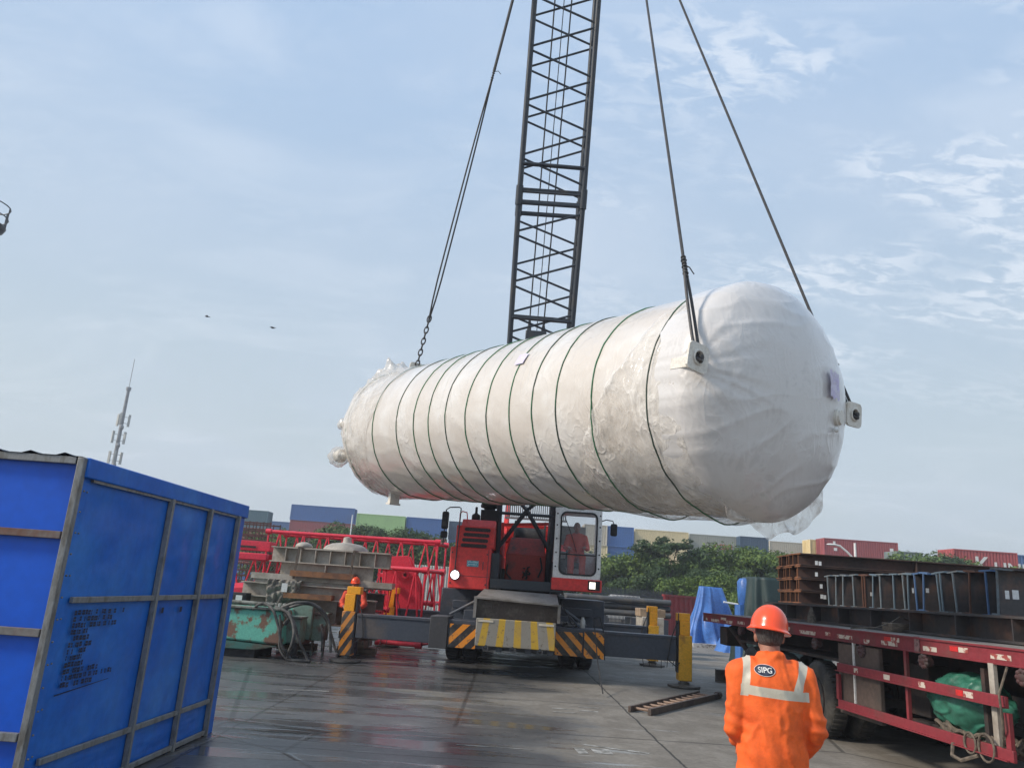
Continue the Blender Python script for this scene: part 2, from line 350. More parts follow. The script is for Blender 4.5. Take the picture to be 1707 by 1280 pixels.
WRAP = film_mat('white_film_wrap', (.66, .60, .53), 1, 1, .33, .26, 1.5, (.75, .715, .665))
FILM = film_mat('loose_clear_film', (.78, .735, .67), .16, .60, .10, .42, 2.4, (.86, .82, .76))
FILMH = film_mat('end_film', (.665, .64, .615), .90, .99, .30, .13, .9, (.70, .68, .66))
tank = thing('wrapped_tank', 'long white cylindrical tank wrapped in clear plastic film and green straps, hanging from slings', 'tank', tuple(TC - V((0, 0, 1.55))))
def dshell(s, z, ph, t):
    low = max(0, -math.sin(ph)); dn = .010*fold(z, ph) + low*(.020*fold(z, ph, .8, 3) + .025*noise.noise(V((z*.9, ph*2, 1))))
    return dn*(.5+.5*min(1, (1-abs(s))*8))
o = vessel_grid(300, 200, -1, 1, dshell).build('film_wrapped_shell', WRAP, tank, smooth='all')
def edge(ph):                                        # ragged start of the near end sheet
    up = math.sin(ph); side = math.cos(ph)
    zz = 3.75 + 1.15*up + (.0 if side > 0 else .5) + .30*noise.noise(V((ph*2.2, 3, 0))) + .14*noise.noise(V((ph*7, 1, 5)))
    return min(.93, max(.25, zz/TL*(1-.14)))
def dfilm(s, z, ph, t):
    loose = max(0, 1-abs(z-4.0)/1.9); e = min(1, t*9)
    d = .020 + .040*loose*(.5+fold(z, ph, 1.2, 8)*.5) + .012*fold(z, ph, 1.1, 2)
    d += .06*max(0, -math.sin(ph))*max(0, noise.noise(V((z*1.6, ph*3, 2)))+.3)
    if t > .75: d += .018*noise.noise(V((ph*5, z*2, 4)))*(1-t)*4
    return d*(.35+.65*e)
sm = vessel_grid(110, 220, lambda ph: edge(ph), .86, dfilm).build('loose_end_sheet', FILM, tank, smooth='all')
def dhead(s, z, ph, t):
    x, y = math.cos(ph), math.sin(ph); rr = prof(s)[1]
    q = V((rr*x, rr*y, 0)); a = abs(noise.noise(V((q.y*3.4+q.x*.8, q.x*.9, 1)) + .5*noise.noise_vector(q*1.1)))
    fo = max(0, 1-a*2.6)**2.2
    pull = math.exp(-((q.x-1.25)**2+(q.y-.25)**2)/.5)
    return .036 + .011*fo*min(1, rr) + .012*noise.noise(q*1.6) + pull*.012*max(0, 1-3*abs(noise.noise(V((math.atan2(q.y-.1, q.x-1.5)*4.5, 2, 2)))))
hd = vessel_grid(90, 260, lambda ph: .80+.035*noise.noise(V((math.cos(ph)*3, math.sin(ph)*3, 9))), 1, dhead).build('end_cover', FILMH, tank, smooth='all')
def dfar(s, z, ph, t):
    e = max(0, (1-t)); up = math.exp(-((ph-PI*.38)/.30)**2)*math.exp(-((z+4.95)/.20)**2)
    return .022 + .05*max(0, fold(z, ph, 1.9, 14))*min(1, e*1.5) + .28*up*max(0, .6+noise.noise(V((ph*9, z*7, 2)))) + .035*noise.noise(V((ph*4, z*3, 7)))*min(1, e*2)
vessel_grid(90, 220, -1, lambda ph: -.62+.10*noise.noise(V((math.cos(ph)*2, math.sin(ph)*2, 4)))+.10*math.sin(ph), dfar).build('far_end_sheet', FILM, tank, smooth='all')
# hanging flap of film under the near head
mb = MB(); n1, n2 = 46, 14
for i in range(n1):
    ph = rad(205+ (300-205)*i/(n1-1)); w_ = math.sin(PI*i/(n1-1))**.5
    for j in range(n2):
        k = j/(n2-1); b = TF @ V((TR*math.cos(ph)*1.0, TR*math.sin(ph), TL+.05)); nz = noise.noise(V((i*.21, j*.12, 3)))
        L_ = .72*(.17+.13*noise.noise(V((i*.16, 5, 1)))+ .18*math.exp(-((ph-rad(238))/.22)**2))*w_
        out = TF.to_3x3() @ V((math.cos(ph), math.sin(ph), .15))
        mb.v.append(b + out*(L_*k + .03) + V((0, 0, -.22*L_*k)) + TA*(.05*nz*k*2 + .03*math.sin(i*.9)*k))
for i in range(n1-1):
    for j in range(n2-1): mb.f.append([i*n2+j, (i+1)*n2+j, (i+1)*n2+j+1, i*n2+j+1]); mb.mi.append(0)
mb.build('hanging_flap', FILM, tank, smooth='all')
STRAP = mat('green_strap', (.035, .17, .075), (.045, .07, .05), 1.2, .45, .6, .5)
zs = [-4.72, -3.78, -2.62, -1.62, -1.02, -.38, .30, .92, 1.56, 2.2, 2.8, 3.56, 4.35]
zs = [-4.95, -3.55, -2.40, -1.64, -1.04, -.39, .29, .90, 1.55, 2.17, 2.75, 3.55, 4.62]
for q_, z in enumerate(zs):
    pts = []
    for j in range(96):
        ph = 2*PI*j/96; zz = z + .03*math.sin(ph+q_) + .015*math.sin(3*ph+q_*2)
        s = zz/TL*.86; d = dshell(s, zz, ph, 0) + .006
        if z > 3.3 and s > edge(ph) : d = max(d, dfilm(s, zz, ph, (s-edge(ph))/(.86-edge(ph)))+.003) if math.sin(ph) < .25 or z > 4 else d
        pts.append(TF @ V(((TR+d)*math.cos(ph), (TR+d)*math.sin(ph), zz)))
    MB().path(pts, .0105, 5, closed=True).build('strap', STRAP, tank, smooth='all')
def lug(X, Yc, Z, ang, w=.30, out=.30):
    mb = MB(); ax = V((math.cos(ang), math.sin(ang), 0)); ay = V((-math.sin(ang), math.cos(ang), 0))
    oc = V((X, Yc, Z)); n = 28; loop = []
    for i in range(n):
        t = 2*PI*i/n; c, s_ = math.cos(t), math.sin(t); k = .16/max(abs(c), abs(s_)); k = min(k, .20)
        loop.append((c*k, s_*k))
    hole = [(.062*math.cos(2*PI*i/n), .062*math.sin(2*PI*i/n)) for i in range(n)]
    vs = []
    for dz in (-.015, .015):
        for L_ in (loop, hole): vs += [TF @ (oc + ax*(x) + ay*y + V((0, 0, dz))) for x, y in L_]
    fs = []
    for i in range(n):
        j = (i+1) % n; fs += [(i, j, n+j, n+i), (2*n+i, 3*n+i, 3*n+j, 2*n+j), (i, 2*n+i, 2*n+j, j), (n+i, n+j, 3*n+j, 3*n+i)]
    mb.add(vs, fs)
    if Z > 0: M4 = TF @ Matrix.Translation(oc - ax*.10 - V((0, 0, .24))) @ Matrix.Rotation(ang, 4, 'Z'); mb.box(M4.translation, (.10, .13, .44), R=M4.to_3x3())
    else: M4 = TF @ Matrix.Translation(oc - ax*.2) @ Matrix.Rotation(ang, 4, 'Z'); mb.box(M4.translation, (.2, .30, .05), R=M4.to_3x3())
    r_ = MB();  
    ring = [TF @ (oc + ax*.078*math.cos(2*PI*i/24) + ay*.078*math.sin(2*PI*i/24) + V((0, 0, .025))) for i in range(24)]
    mb.path(ring, .012, 6, closed=True)
    return mb.build('lifting_lug', mat('cream_paint', (.72, .69, .62), (.60, .55, .45), 5, .5, .75, .5), tank)
LZ = 5.42; LA = rad(6); LX, LY = (TR+.10)*math.cos(LA), (TR+.10)*math.sin(LA); LX2 = TR-.05; LY2 = .05
lug(LX, LY, LZ, LA); lug(-LX2, LY2, LZ, PI); lug(0, TR+.10, -4.9, PI/2)
mb = MB(); M4 = TF @ Matrix.Translation((0.35, -TR-.02, -4.35)); mb.box(M4.translation, (.22, .34, .12), R=M4.to_3x3()); mb.box((TF @ V((.35, -TR-.17, -4.35))), (.26, .04, .2), R=TF.to_3x3())
mb.build('support_foot', MATS['cream_paint'], tank)
# pipe stubs
def stub(x, y, z, d, r, L_, name):
    d = (TF.to_3x3() @ V(d)).normalized(); p = TF @ V((x, y, z)); m = MB()
    q = d.to_track_quat('Z', 'Y').to_matrix().to_4x4(); q.translation = p
    m.lathe([(r*.7, 0), (r*.7, L_*.7), (r*1.25, L_*.7), (r*1.25, L_*.86), (r, L_*.9), (r, L_)], q, 20); return m.build(name, MATS['cream_paint'], tank)
stub(-.78, -.10, 5.42, (-.2, 0, 1), .085, .22, 'pipe_stub'); stub(1.12, .05, -5.15, (.35, .0, -1), .08, .52, 'pipe_stub'); stub(1.10, -.62, -5.1, (.45, -.15, -1), .12, .55, 'pipe_stub')
for (x, y, z, r) in ((1.27, .05, -5.58, .15), (1.30, -.70, -5.52, .23)):      # crumpled film round the two far stubs
    m = MB(); m.ell((0, 0, 0), (r, r, r*1.15), 26, 18); m.v = [TF @ (p*(1+.22*noise.noise(p*11+V((r*9, 0, 0)))) + V((x, y, z))) for p in m.v]; m.build('crumpled_film', FILM, tank, smooth='all')
m = MB(); m.ell((0, 0, 0), (.035, .035, .03), 12, 8); m.v = [TF @ (p + V((-.74, -.27, 5.62))) for p in m.v]; m.build('plug', PAPER, tank)
def patch(ph0, ph1, z0, z1, name, m_, off=.03, n=8):
    m = MB()
    for i in range(n+1):
        for j in range(n+1):
            ph = ph0+(ph1-ph0)*i/n; z = z0+(z1-z0)*j/n; m.v.append(TF @ V(((TR+off+.006*noise.noise(V((i, j*.7, 2))))*math.cos(ph), (TR+off)*math.sin(ph), z)))
    for i in range(n):
        for j in range(n): m.f.append([i*(n+1)+j, (i+1)*(n+1)+j, (i+1)*(n+1)+j+1, i*(n+1)+j+1]); m.mi.append(0)
    return m.build(name, m_, tank, smooth='all')
patch(rad(24), rad(32), 1.42, 1.66, 'paper_sheet', LILAC)
m = MB(); n = 10
for i in range(n+1):
    for j in range(n+1):
        x = -.52-.24*i/n; y = .10+.34*j/n; rr = min(.999, math.hypot(x, y)/TR); z = TL+THD*math.sqrt(1-rr**2.2)+.09
        m.v.append(TF @ V((x, y + .02*math.sin(i*1.3), z+.012*noise.noise(V((i*.8, j*.5, 1))))))
for i in range(n):
    for j in range(n): m.f.append([i*(n+1)+j, (i+1)*(n+1)+j, (i+1)*(n+1)+j+1, i*(n+1)+j+1]); m.mi.append(0)
m.build('paper_sheet', LILAC, tank, smooth='all')

# ------------------------------------------------------------------ slings
HOOK = V((.74, 13.25, 21.3))
TOPA = at(1049, -200, 13.0); TOPB = at(962, -409, 13.2)
def sling(label, P, double_to, knot, chain=0, side=V((1, 0, 0)), top=TOPB):
    HOOK = top
    P = V(P); root = thing('lifting_sling', label, 'sling', tuple(P), group='wire slings carrying the wrapped tank')
    d = (HOOK-P); L = d.length; d.normalize(); sdv = d.cross(TA).normalized() if chain == 0 else side
    sp = .045
    # strand pair: from the lug (or chain) up to the splice, then a single heavy rope
    b0 = chain; mb = MB()
    for sg in (-1, 1):
        pts = [P + d*(b0+(double_to-b0)*k/12) + sdv*sg*sp*math.sin(min(1, k/2)*PI/2)*(1-(k/12)**4) for k in range(13)]; mb.path(pts, .019, 7)
    mb.build('double_strand', ROPE, root)
    MB().tube(P+d*double_to, HOOK, .021 if chain == 0 else .034, 8).build('single_rope', ROPE, root)
    m = MB()
    for k in range(7):                                # wraps of the knot and their loose ends
        c = P + d*(double_to-.20+.055*k); x = d.orthogonal().normalized(); y = d.cross(x)
        m.path([c + (x*math.cos(t*PI/5)+y*math.sin(t*PI/5))*(.026+.005*(k % 2)) for t in range(10)], .009, 5, closed=True)
    m.path([P+d*double_to, P+d*(double_to+.02)+sdv*.1, P+d*(double_to-.05)+sdv*.17], .008, 5)
    m.build('knot', ROPE, root)
    m = MB()
    if chain:
        a = 0; k = 0
        while a < chain:
            c = P + d*(a+.09); x = sdv if k % 2 else d.cross(sdv).normalized()
            m.path([c + d*.085*math.cos(t*PI/7) + x*.045*math.sin(t*PI/7) for t in range(14)], .016, 6, closed=True); a += .135; k += 1
        m.build('chain', ROPE, root)
    else:
        c = P; nn = TA; e = d
        m.path([c + (e*math.cos(t)+e.cross(nn)*math.sin(t)*.62)*.10 + e*.05 + nn*.04*math.cos(t*2) for t in [k*2*PI/20 for k in range(20)]], .022, 7, closed=True)
        m.path([c + nn*(-.07+.14*k/5) for k in range(6)], .03, 8)
        m.build('shackle', ROPE, root)
    return root
sling('wire sling tied to the lug facing the camera on the near end', TF @ V((LX, LY, LZ)), 1.45, 1, top=TOPA)
sling('wire sling on the right-hand lug, passing behind the near end of the tank', TF @ V((-LX2, LY2, LZ)), .85, 1, top=TOPA)
sling('wire sling with a short chain on top of the far left end', TF @ V((0, TR+.02, -4.9)), 7.2, 1, chain=1.25)

# ------------------------------------------------------------------ mobile crane (local frame: x across, y away from the camera)
CO = V((.44, 17.4, 0)); CR = rad(-3); crane = thing('mobile_crane', 'red and dark grey lattice boom mobile crane standing on extended outriggers', 'crane', tuple(CO), CR)
CW = WM[crane.name]; CL = CW.inverted()
def cb(mb, name, m, parent=None, **k): return mb.build(name, m, parent or crane, world=False, **k)
def stripes(name, sl, per, duty, c1, c2, off=0, vert=0):
    m = bpy.data.materials.new(name); m.use_nodes = True; t = NT(m.node_tree); p = m.node_tree.nodes['Principled BSDF']
    co = t.n('ShaderNodeTexCoord').outputs['Object']; s_ = t.n('ShaderNodeSeparateXYZ'); t.link(co, s_.inputs[0])
    zz = t.math('MULTIPLY', s_.outputs[2], sl) if not vert else t.math('MULTIPLY', t.math('MULTIPLY', s_.outputs[2], s_.outputs[0]), vert)
    a = t.math('ADD', t.math('ADD', s_.outputs[0], zz), 50+off); a = t.math('MODULO', a, per)
    f = t.math('LESS_THAN', a, per*duty)
    n = t.noise(co, 11, 6, .75); dirt = t.ramp(n, .565, .63, 0, .9)
    col = t.mix(f, c2, c1); col = t.mix(dirt, col, (.12, .085, .06)); col = t.mix(t.ramp(t.noise(co, 3, 5), .4, .75, 0, .45), col, (.22, .19, .15))
    t.link(col, p.inputs['Base Color']); p.inputs['Roughness'].default_value = .5; return m
HZ1 = stripes('hazard_stripes_rising', -1.0, .34, .46, (.78, .27, .015), (.02, .02, .022))
HZ2 = stripes('hazard_stripes_falling', 1.0, .31, .46, (.78, .27, .015), (.02, .02, .022), .08)
HZP = stripes('post_stripes', -.62, .21, .5, (.74, .25, .012), (.02, .02, .022))
PLS = stripes('bumper_stripes', 0, .43, .42, (.52, .33, .03), (.26, .25, .22), .30, vert=.30)
m = MB(); m.bb(-1.15, 1.2, .1, 9.2, .72, 1.25); m.bb(-1.5, 1.7, .9, 9.0, 1.25, 1.42)
for y in (1.3, 3.2, 5, 7): m.bb(-1.55, 1.75, y, y+.1, .9, 1.25)
cb(m, 'chassis', STEEL, bevel=.01)
m = MB(); m.bb(-1.72, 1.87, -.52, .32, .50, 1.05); cb(m, 'front_outrigger_box', STEEL, bevel=.012)
m = MB(); m.bb(-1.36, -.80, -.56, -.523, .50, .97); cb(m, 'hazard_panel', HZ1)
m = MB(); m.bb(.86, 1.42, -.56, -.523, .50, .97); m.bb(1.46, 1.87, -.575, -.523, .48, 1.0); cb(m, 'hazard_panel', HZ2)
m = MB(); m.bb(-1.78, -1.40, -.58, .38, .46, 1.10); cb(m, 'sleeve', mat('sleeve_dark', (.045, .045, .05), (.10, .08, .06), 2, .5, .7, .6), bevel=.01)
m = MB(); m.bb(-.78, .85, -1.0, -.56, .60, 1.14); cb(m, 'bumper', PLS, bevel=.015)
m = MB(); m.bb(-.80, .87, -.8, -.30, 1.14, 1.55); m.bb(-.64, -.60, -.83, -.8, 1.2, 1.5); m.bb(.66, .70, -.83, -.8, 1.2, 1.5); m.bb(-.72, -.5, -.84, -.8, 1.34, 1.4); m.bb(.58, .82, -.84, -.8, 1.34, 1.4)
cb(m, 'recess_panel', mat('brown_panel', (.075, .058, .05), (.14, .12, .10), 2.5, .45, .7, .6))
m = MB(); A_ = [(-.82, -1.02, 1.55), (.89, -1.02, 1.50), (.85, -.2, 1.70), (-.72, -.2, 1.72)]
m.add([V(p) for p in A_] + [V(p)+V((0, 0, -.03)) for p in A_], [(0, 1, 2, 3), (7, 6, 5, 4), (0, 4, 5, 1), (1, 5, 6, 2), (2, 6, 7, 3), (3, 7, 4, 0)])
m.bb(-.86, -.80, -1.0, -.56, 1.14, 1.56); m.bb(.87, .93, -1.0, -.56, 1.14, 1.50); cb(m, 'top_plate', mat('worn_grey_plate', (.21, .20, .19), (.12, .105, .09), 2.5, .45, .7, .6))
for xa in (-.74, .50): m = MB(); m.bb(xa, xa+.31, -1.012, -1.0, 1.07, 1.11); cb(m, 'reflective_strip', mat('dull_reflector', (.6, .55, .45), rough=.4))
m = MB()
for x in (-.35, .25, .7): m.bb(x, x+.12, -.9, -.6, .50, .62)
cb(m, 'tow_bracket', STEEL)
for P_, Q_, r_ in (((-1.4, -.3, 1.15), (-.78, -.7, 1.5), .03), ((1.5, -.3, 1.1), (.9, -.7, 1.48), .03), ((.95, -.4, 1.45), (1.35, -.45, 1.08), .022)): m = MB(); m.tube(P_, Q_, r_); cb(m, 'brace', STEEL)
m = MB(); m.bb(-1.85, -.72, 1.5, 3.9, 1.05, 1.68); cb(m, 'side_locker', STEEL, bevel=.02)
m = MB(); m.bb(.98, 2.02, 1.5, 3.9, 1.02, 1.62); cb(m, 'side_locker', STEEL, bevel=.02)
m = MB(); rr = random.Random(3)
for k in range(16): m.tube((1.0+rr.random()*.4, -.35+rr.random()*.4, 1.05+.02*k % .1), (1.1+rr.random()*.4, -.3+rr.random()*.3, 1.10+rr.random()*.05), .016, 5)
m.path([(.95+.42*k/11, -.2+.08*math.sin(k), 1.1+.05*math.sin(k*2)) for k in range(12)], .022, 6); cb(m, 'chain_heap', mat('chain_steel', (.22, .21, .20), (.08, .07, .06), 9, .4, .6, .5, metal=.4))
m = MB(); m.lathe([(.05, 0), (.055, .02), (.055, .15), (.03, .19), (.03, .22)], Matrix.Translation((1.42, -.40, 1.06)), 16); cb(m, 'bottle', mat('grey_bottle', (.4, .4, .38), rough=.3))
# wheels
for y in (2.5, 4.05, 7.2, 8.7):
    for x0 in (-1.72, -1.30, 1.05, 1.47):
        T = frame((x0, y, .60), (0, 1, 0), (0, 0, 1), (1, 0, 0)); m = MB()
        m.lathe([(.36, .02), (.50, 0), (.58, .03), (.60, .08), (.60, .28), (.58, .33), (.50, .36), (.36, .34)], T, 36)
        for k in range(36):
            a = 2*PI*k/36; c = T @ V((.60*math.cos(a), .60*math.sin(a), .18)); m.bar(T @ V((.603*math.cos(a), .603*math.sin(a), .06)), T @ V((.603*math.cos(a), .603*math.sin(a), .30)), .045, .02)
        wh = cb(m, 'tyre', BLACK); m2 = MB(); m2.lathe([(.06, .05), (.12, .02), (.15, .10), (.30, .12), (.36, .03), (.37, .33), (.1, .3)], T, 28); cb(m2, 'rim', STEEL, wh)
# outriggers
def outrigger(sx, y, zt, front):
    x0, x1 = (1.8, 3.42) if sx > 0 else (-1.7, -3.42)
    m = MB(); m.bb(min(x0, x1), max(x0, x1), y-.18, y+.18, .52, 1.0); m.bb(min(x0, x1), max(x0, x1), y-.20, y+.20, .96, 1.02); bm_ = cb(m, 'outrigger_beam', STEEL, bevel=.008)
    xc = 3.62*sx; m = MB(); m.bb(xc-.14, xc+.14, y-.16, y+.16, .14, 1.05); leg = cb(m, 'outrigger_leg', (HZP if sx < 0 else YEL) if front else YEL, bevel=.012)
    m = MB(); m.bb(xc-.12, xc+.10, y-.14, y+.14, 1.05, zt-.16); m.bb(xc-.17*1, xc+.10, y-.13, y+.13, zt-.16, zt) if sx > 0 else m.bb(xc-.10, xc+.20, y-.13, y+.13, zt-.16, zt); cb(m, 'jack_housing', YORG, leg, bevel=.01)
    m = MB(); m.bb(xc-.16, xc-.142, y-.15, y+.15, .30, 1.5) if sx > 0 else m.bb(xc+.142, xc+.16, y-.15, y+.15, .30, 1.4); cb(m, 'back_plate', BOOM, leg)
    m = MB(); m.lathe([(.09, .03), (.09, .16)], Matrix.Translation((xc, y, 0)), 16); cb(m, 'jack_rod', GALV, leg)
    m = MB(); m.lathe([(.30, 0), (.34, .015), (.34, .05), (.12, .075), (.12, .1)], Matrix.Translation((xc, y, 0)), 32); cb(m, 'foot_pad', mat('pad_grey', (.14, .13, .12), (.08, .07, .06), 4, .4, .6, .7), leg)
    m = MB(); m.path([(xc-.17*sx, y-.1, 1.3), (xc-.3*sx, y-.2, .8+.2), (xc-.38*sx, y-.2, .55), (xc-.2*sx, y-.18, .42), (xc-.12*sx, y-.17, .5)], .012, 5)
    for k in range(6): m.tube((xc-(.25+.13*k)*sx, y-.19, .52), (xc-(.27+.12*k)*sx, y-.19, .42-.03*(k % 3)), .008, 4)
    cb(m, 'hydraulic_hose', BLACK, bm_)
outrigger(-1, 0, 1.57, 1); outrigger(1, 0, 1.50, 1); outrigger(-1, 4.7, 1.56, 0); outrigger(1, 4.7, 1.55, 0)
# superstructure
m = MB(); m.lathe([(.95, 1.42), (.95, 1.66), (.85, 1.70), (.85, 1.80)], Matrix.Translation((.15, 2.3, 0)), 40); cb(m, 'slewing_ring', BLACK)
m = MB(); m.bb(-.62, .98, .0, 5.0, 1.74, 1.95); m.bb(-.66, -.46, .15, 3, 1.6, 2.5); m.bb(.72, .84, .2, 3, 1.7, 2.4); cb(m, 'turntable_frame', BOOM, bevel=.01)
m = MB(); m.bb(-1.55, -.64, .0, 3.8, 1.68, 2.58); hood = cb(m, 'engine_hood', RED, bevel=.03)
m = MB(); m.bb(-1.46, -.60, .08, 3.8, 2.58, 3.06); m.add([V((-1.36, .10, 3.06)), V((-.6, .10, 3.06)), V((-.6, .3, 3.22)), V((-1.36, .3, 3.22)), V((-1.36, 3.7, 3.06)), V((-.6, 3.7, 3.06)), V((-.6, 3.6, 3.22)), V((-1.36, 3.6, 3.22))], [(0, 1, 2, 3), (3, 2, 6, 7), (7, 6, 5, 4), (0, 3, 7, 4), (1, 5, 6, 2)]); uh = cb(m, 'upper_hood', RED, hood, bevel=.02)
m = MB(); m.bb(-1.50, -.66, -.006, -.001, 1.96, 1.968); m.bb(-.70, -.69, -.005, 0, 1.7, 2.56); cb(m, 'panel_seam', BOOM, hood)
def slot(x0, x1, z, h, y, n=8):
    r = h/2; P = [(x0+r+r*math.cos(a), r*math.sin(a)) for a in [PI/2+PI*k/n for k in range(n+1)]] + [(x1-r+r*math.cos(a), r*math.sin(a)) for a in [-PI/2+PI*k/n for k in range(n+1)]]
    return P, frame((0, y, z), (1, 0, 0), (0, 0, 1), (0, -1, 0))
GR = mat('mesh_grille', (.022, .016, .018), (.11, .06, .06), 55, .5, .62, .6, fine=0)
for k in range(4):
    P, T = slot(-1.30-.02*k+.02, -.70-.02*k+.01, 2.98-.118*k, .082, .078); m = MB(); m.prism(P, T, .006); cb(m, 'grille', GR, hood)
m = MB(); m.bb(-1.16, -.90, -.008, -.001, 2.17, 2.30); pl = cb(m, 'nameplate', mat('teal_plate', (.03, .27, .36), (.30, .50, .55), 30, .5, .6, .4), hood)
m = MB()
for z, n_b in ((2.265, 7), (2.215, 6)):
    for k in range(n_b): m.bb(-1.13+.033*k, -1.13+.033*k+.022, -.0105, -.008, z-.012, z+.014)
cb(m, 'plate_marks', mat('plate_pale', (.45, .6, .65), rough=.5), pl)
m = MB(); m.path([(-1.42, .2, 3.06), (-1.42, .2, 3.33), (-1.37, .2, 3.38), (-1.27, .2, 3.36), (-1.25, .2, 3.25), (-1.25, .2, 3.1)], .014, 6); cb(m, 'hand_rail', RED, hood)
m = MB(); m.bb(-.98, -.58, .5, 1.3, 3.2, 3.48); m.lathe([(.13, 3.45), (.13, 3.54), (.21, 3.55), (.22, 3.60), (.20, 3.65), (.1, 3.66)], Matrix.Translation((-.80, .8, 0)), 24); m.lathe([(.1, 3.2), (.1, 3.36), (.03, 3.4), (.03, 3.55)], Matrix.Translation((-1.1, .7, 0)), 14); cb(m, 'air_cleaner', BLACK, bevel=.02)
cx0_ = .74
def lamp(x, y, z, r, lens, par, sq=False):
    m = MB(); m.bb(x-.13, x+.13, y, y+.10, z-.10, z+.10) if sq else m.lathe([(r*.7, -.12), (r*1.1, -.03), (r*1.15, .02), (r, .02)], frame((x, y, z), (1, 0, 0), (0, 0, 1), (0, -1, 0)), 24)
    h = cb(m, 'headlight', BLACK, par); m = MB(); m.bb(x-.10, x+.03, y-.012, y, z-.07, z+.07) if sq else m.lathe([(r*.9, .021), (r*.8, .05), (r*.4, .07), (.01, .075)], frame((x, y, z), (1, 0, 0), (0, 0, 1), (0, -1, 0)), 24); cb(m, 'lens', lens, h)
lamp(-1.40, -.04, 1.97, .10, LENS, None)
for z in (1.80, 2.45): 
    for x in (-1.50, -.72): m = MB(); m.lathe([(.016, 0), (.018, .008), (.008, .014)], frame((x, -.002, z), (1, 0, 0), (0, 0, 1), (0, -1, 0)), 10); cb(m, 'bolt', BOOM, hood)
m = MB(); m.path([(-.80, -.004, 2.28), (-.80, -.04, 2.26), (-.80, -.04, 2.14), (-.80, -.004, 2.12)], .009, 6); cb(m, 'latch_handle', BOOM, hood)
for k_, (x, a_) in enumerate(((-.60, .1), (1.0, -.2), (.95, .15))): m = MB(); m.path([(x, -.72, 1.52), (x+a_, -.75, 1.30), (x+a_*1.4, -.66, 1.16), (x+a_*2, -.60, 1.07)], .014, 6); cb(m, 'air_hose', BLACK)
for x in (-1.30, -.86, .92, 1.36, 1.78):
    for z in (.545, .93): m = MB(); m.lathe([(.015, 0), (.016, .008), (.006, .013)], frame((x, -.58, z), (1, 0, 0), (0, 0, 1), (0, -1, 0)), 8); cb(m, 'bolt', BOOM)
for x in (-.55, 0, .55): m = MB(); m.tube((x, -1.0, .60), (x, -1.045, .60), .03, 10); m.path([(x-.05, -1.03, .60), (x-.05, -1.05, .53), (x+.05, -1.05, .53), (x+.05, -1.03, .60)], .010, 6); cb(m, 'tow_shackle', BOOM)
m = MB(); m.path([(cx0_ + .2, -.045, 3.40), (cx0_ + .34, -.05, 3.08), (cx0_ + .42, -.05, 2.86)], .008, 5); m.path([(cx0_ + .38, -.052, 2.99), (cx0_ + .50, -.052, 2.62)], .010, 4); cb(m, 'wiper', BLACK)
m = MB(); m.path([(-1.42, .0, 1.9), (-1.40, -.05, 2.6), (-1.38, -.08, 3.30), (-1.38, -.08, 3.42), (-1.42, -.1, 3.44), (-1.62, -.15, 3.42), (-1.70, -.15, 3.36), (-1.71, -.15, 2.6)], .014, 7); ml = cb(m, 'mirror', BOOM)
m = MB(); m.bb(-1.775, -1.62, -.24, -.16, 2.93, 3.32); cb(m, 'mirror_head', BLACK, ml, bevel=.04); m = MB(); m.bb(-1.78, -1.62, -.24, -.16, 2.74, 2.89); cb(m, 'mirror_head', BLACK, ml, bevel=.035)
# cab
def rrect(x0, x1, z0, z1, r, n=6):
    P = []
    for cx, cz, a0 in ((x1-r, z1-r, 0), (x0+r, z1-r, PI/2), (x0+r, z0+r, PI), (x1-r, z0+r, 1.5*PI)):
        P += [(cx+r*math.cos(a0+PI/2*k/n), cz+r*math.sin(a0+PI/2*k/n)) for k in range(n+1)]
    return P
def ringp(mb, A, B, T, d):
    n = len(A); vs = [T @ V((x, y, 0)) for x, y in A] + [T @ V((x, y, 0)) for x, y in B] + [T @ V((x, y, d)) for x, y in A] + [T @ V((x, y, d)) for x, y in B]; fs = []
    for i in range(n):
        j = (i+1) % n; fs += [(i, n+i, n+j, j), (2*n+i, 2*n+j, 3*n+j, 3*n+i), (i, j, 2*n+j, 2*n+i), (n+i, 3*n+i, 3*n+j, n+j)]
    mb.add(vs, fs)
cx0, cx1 = .74, 1.78
m = MB(); FT = frame((0, .02, 0), (1, 0, 0), (0, 0, 1), (0, -1, 0)); ringp(m, rrect(cx0, cx1, 2.06, 3.62, .07), rrect(cx0+.13, cx1-.10, 2.14, 3.50, .13), FT, .06)
m.bb(cx0, cx0+.05, .02, 1.5, 2.06, 2.7); m.bb(cx0, cx0+.05, 1.4, 1.5, 2.7, 3.58); m.bb(cx1-.05, cx1, .02, 1.5, 2.06, 2.6); m.bb(cx1-.05, cx1, 1.4, 1.5, 2.6, 3.58)
m.bb(cx0, cx1, 1.45, 1.5, 2.06, 2.7); m.bb(cx0, cx1, .02, 1.5, 3.55, 3.60); m.bb(cx0+.05, cx1-.05, 1.40, 1.45, 2.75, 3.45) if 0 else None
cab = cb(m, 'operator_cab', WHITE, bevel=.008)
m = MB(); ringp(m, rrect(cx0+.12, cx1-.09, 2.13, 3.51, .14), rrect(cx0+.155, cx1-.125, 2.165, 3.475, .115), frame((0, -.035, 0), (1, 0, 0), (0, 0, 1), (0, -1, 0)), .02); m.bb(cx0+.15, cx1-.12, -.05, -.03, 2.56, 2.59); cb(m, 'window_seal', BLACK, cab)
m = MB(); m.prism(rrect(cx0+.15, cx1-.12, 2.16, 3.48, .12), frame((0, -.02, 0), (1, 0, 0), (0, 0, 1), (0, -1, 0)), .006); cb(m, 'window_glass', GLASS, cab)
m = MB()
for z in (2.3, 2.6, 2.9, 3.2, 3.45):
    for x in (cx0+.05, cx1-.04): m.ell((x, -.042, z), (.018, .012, .018), 8, 6)
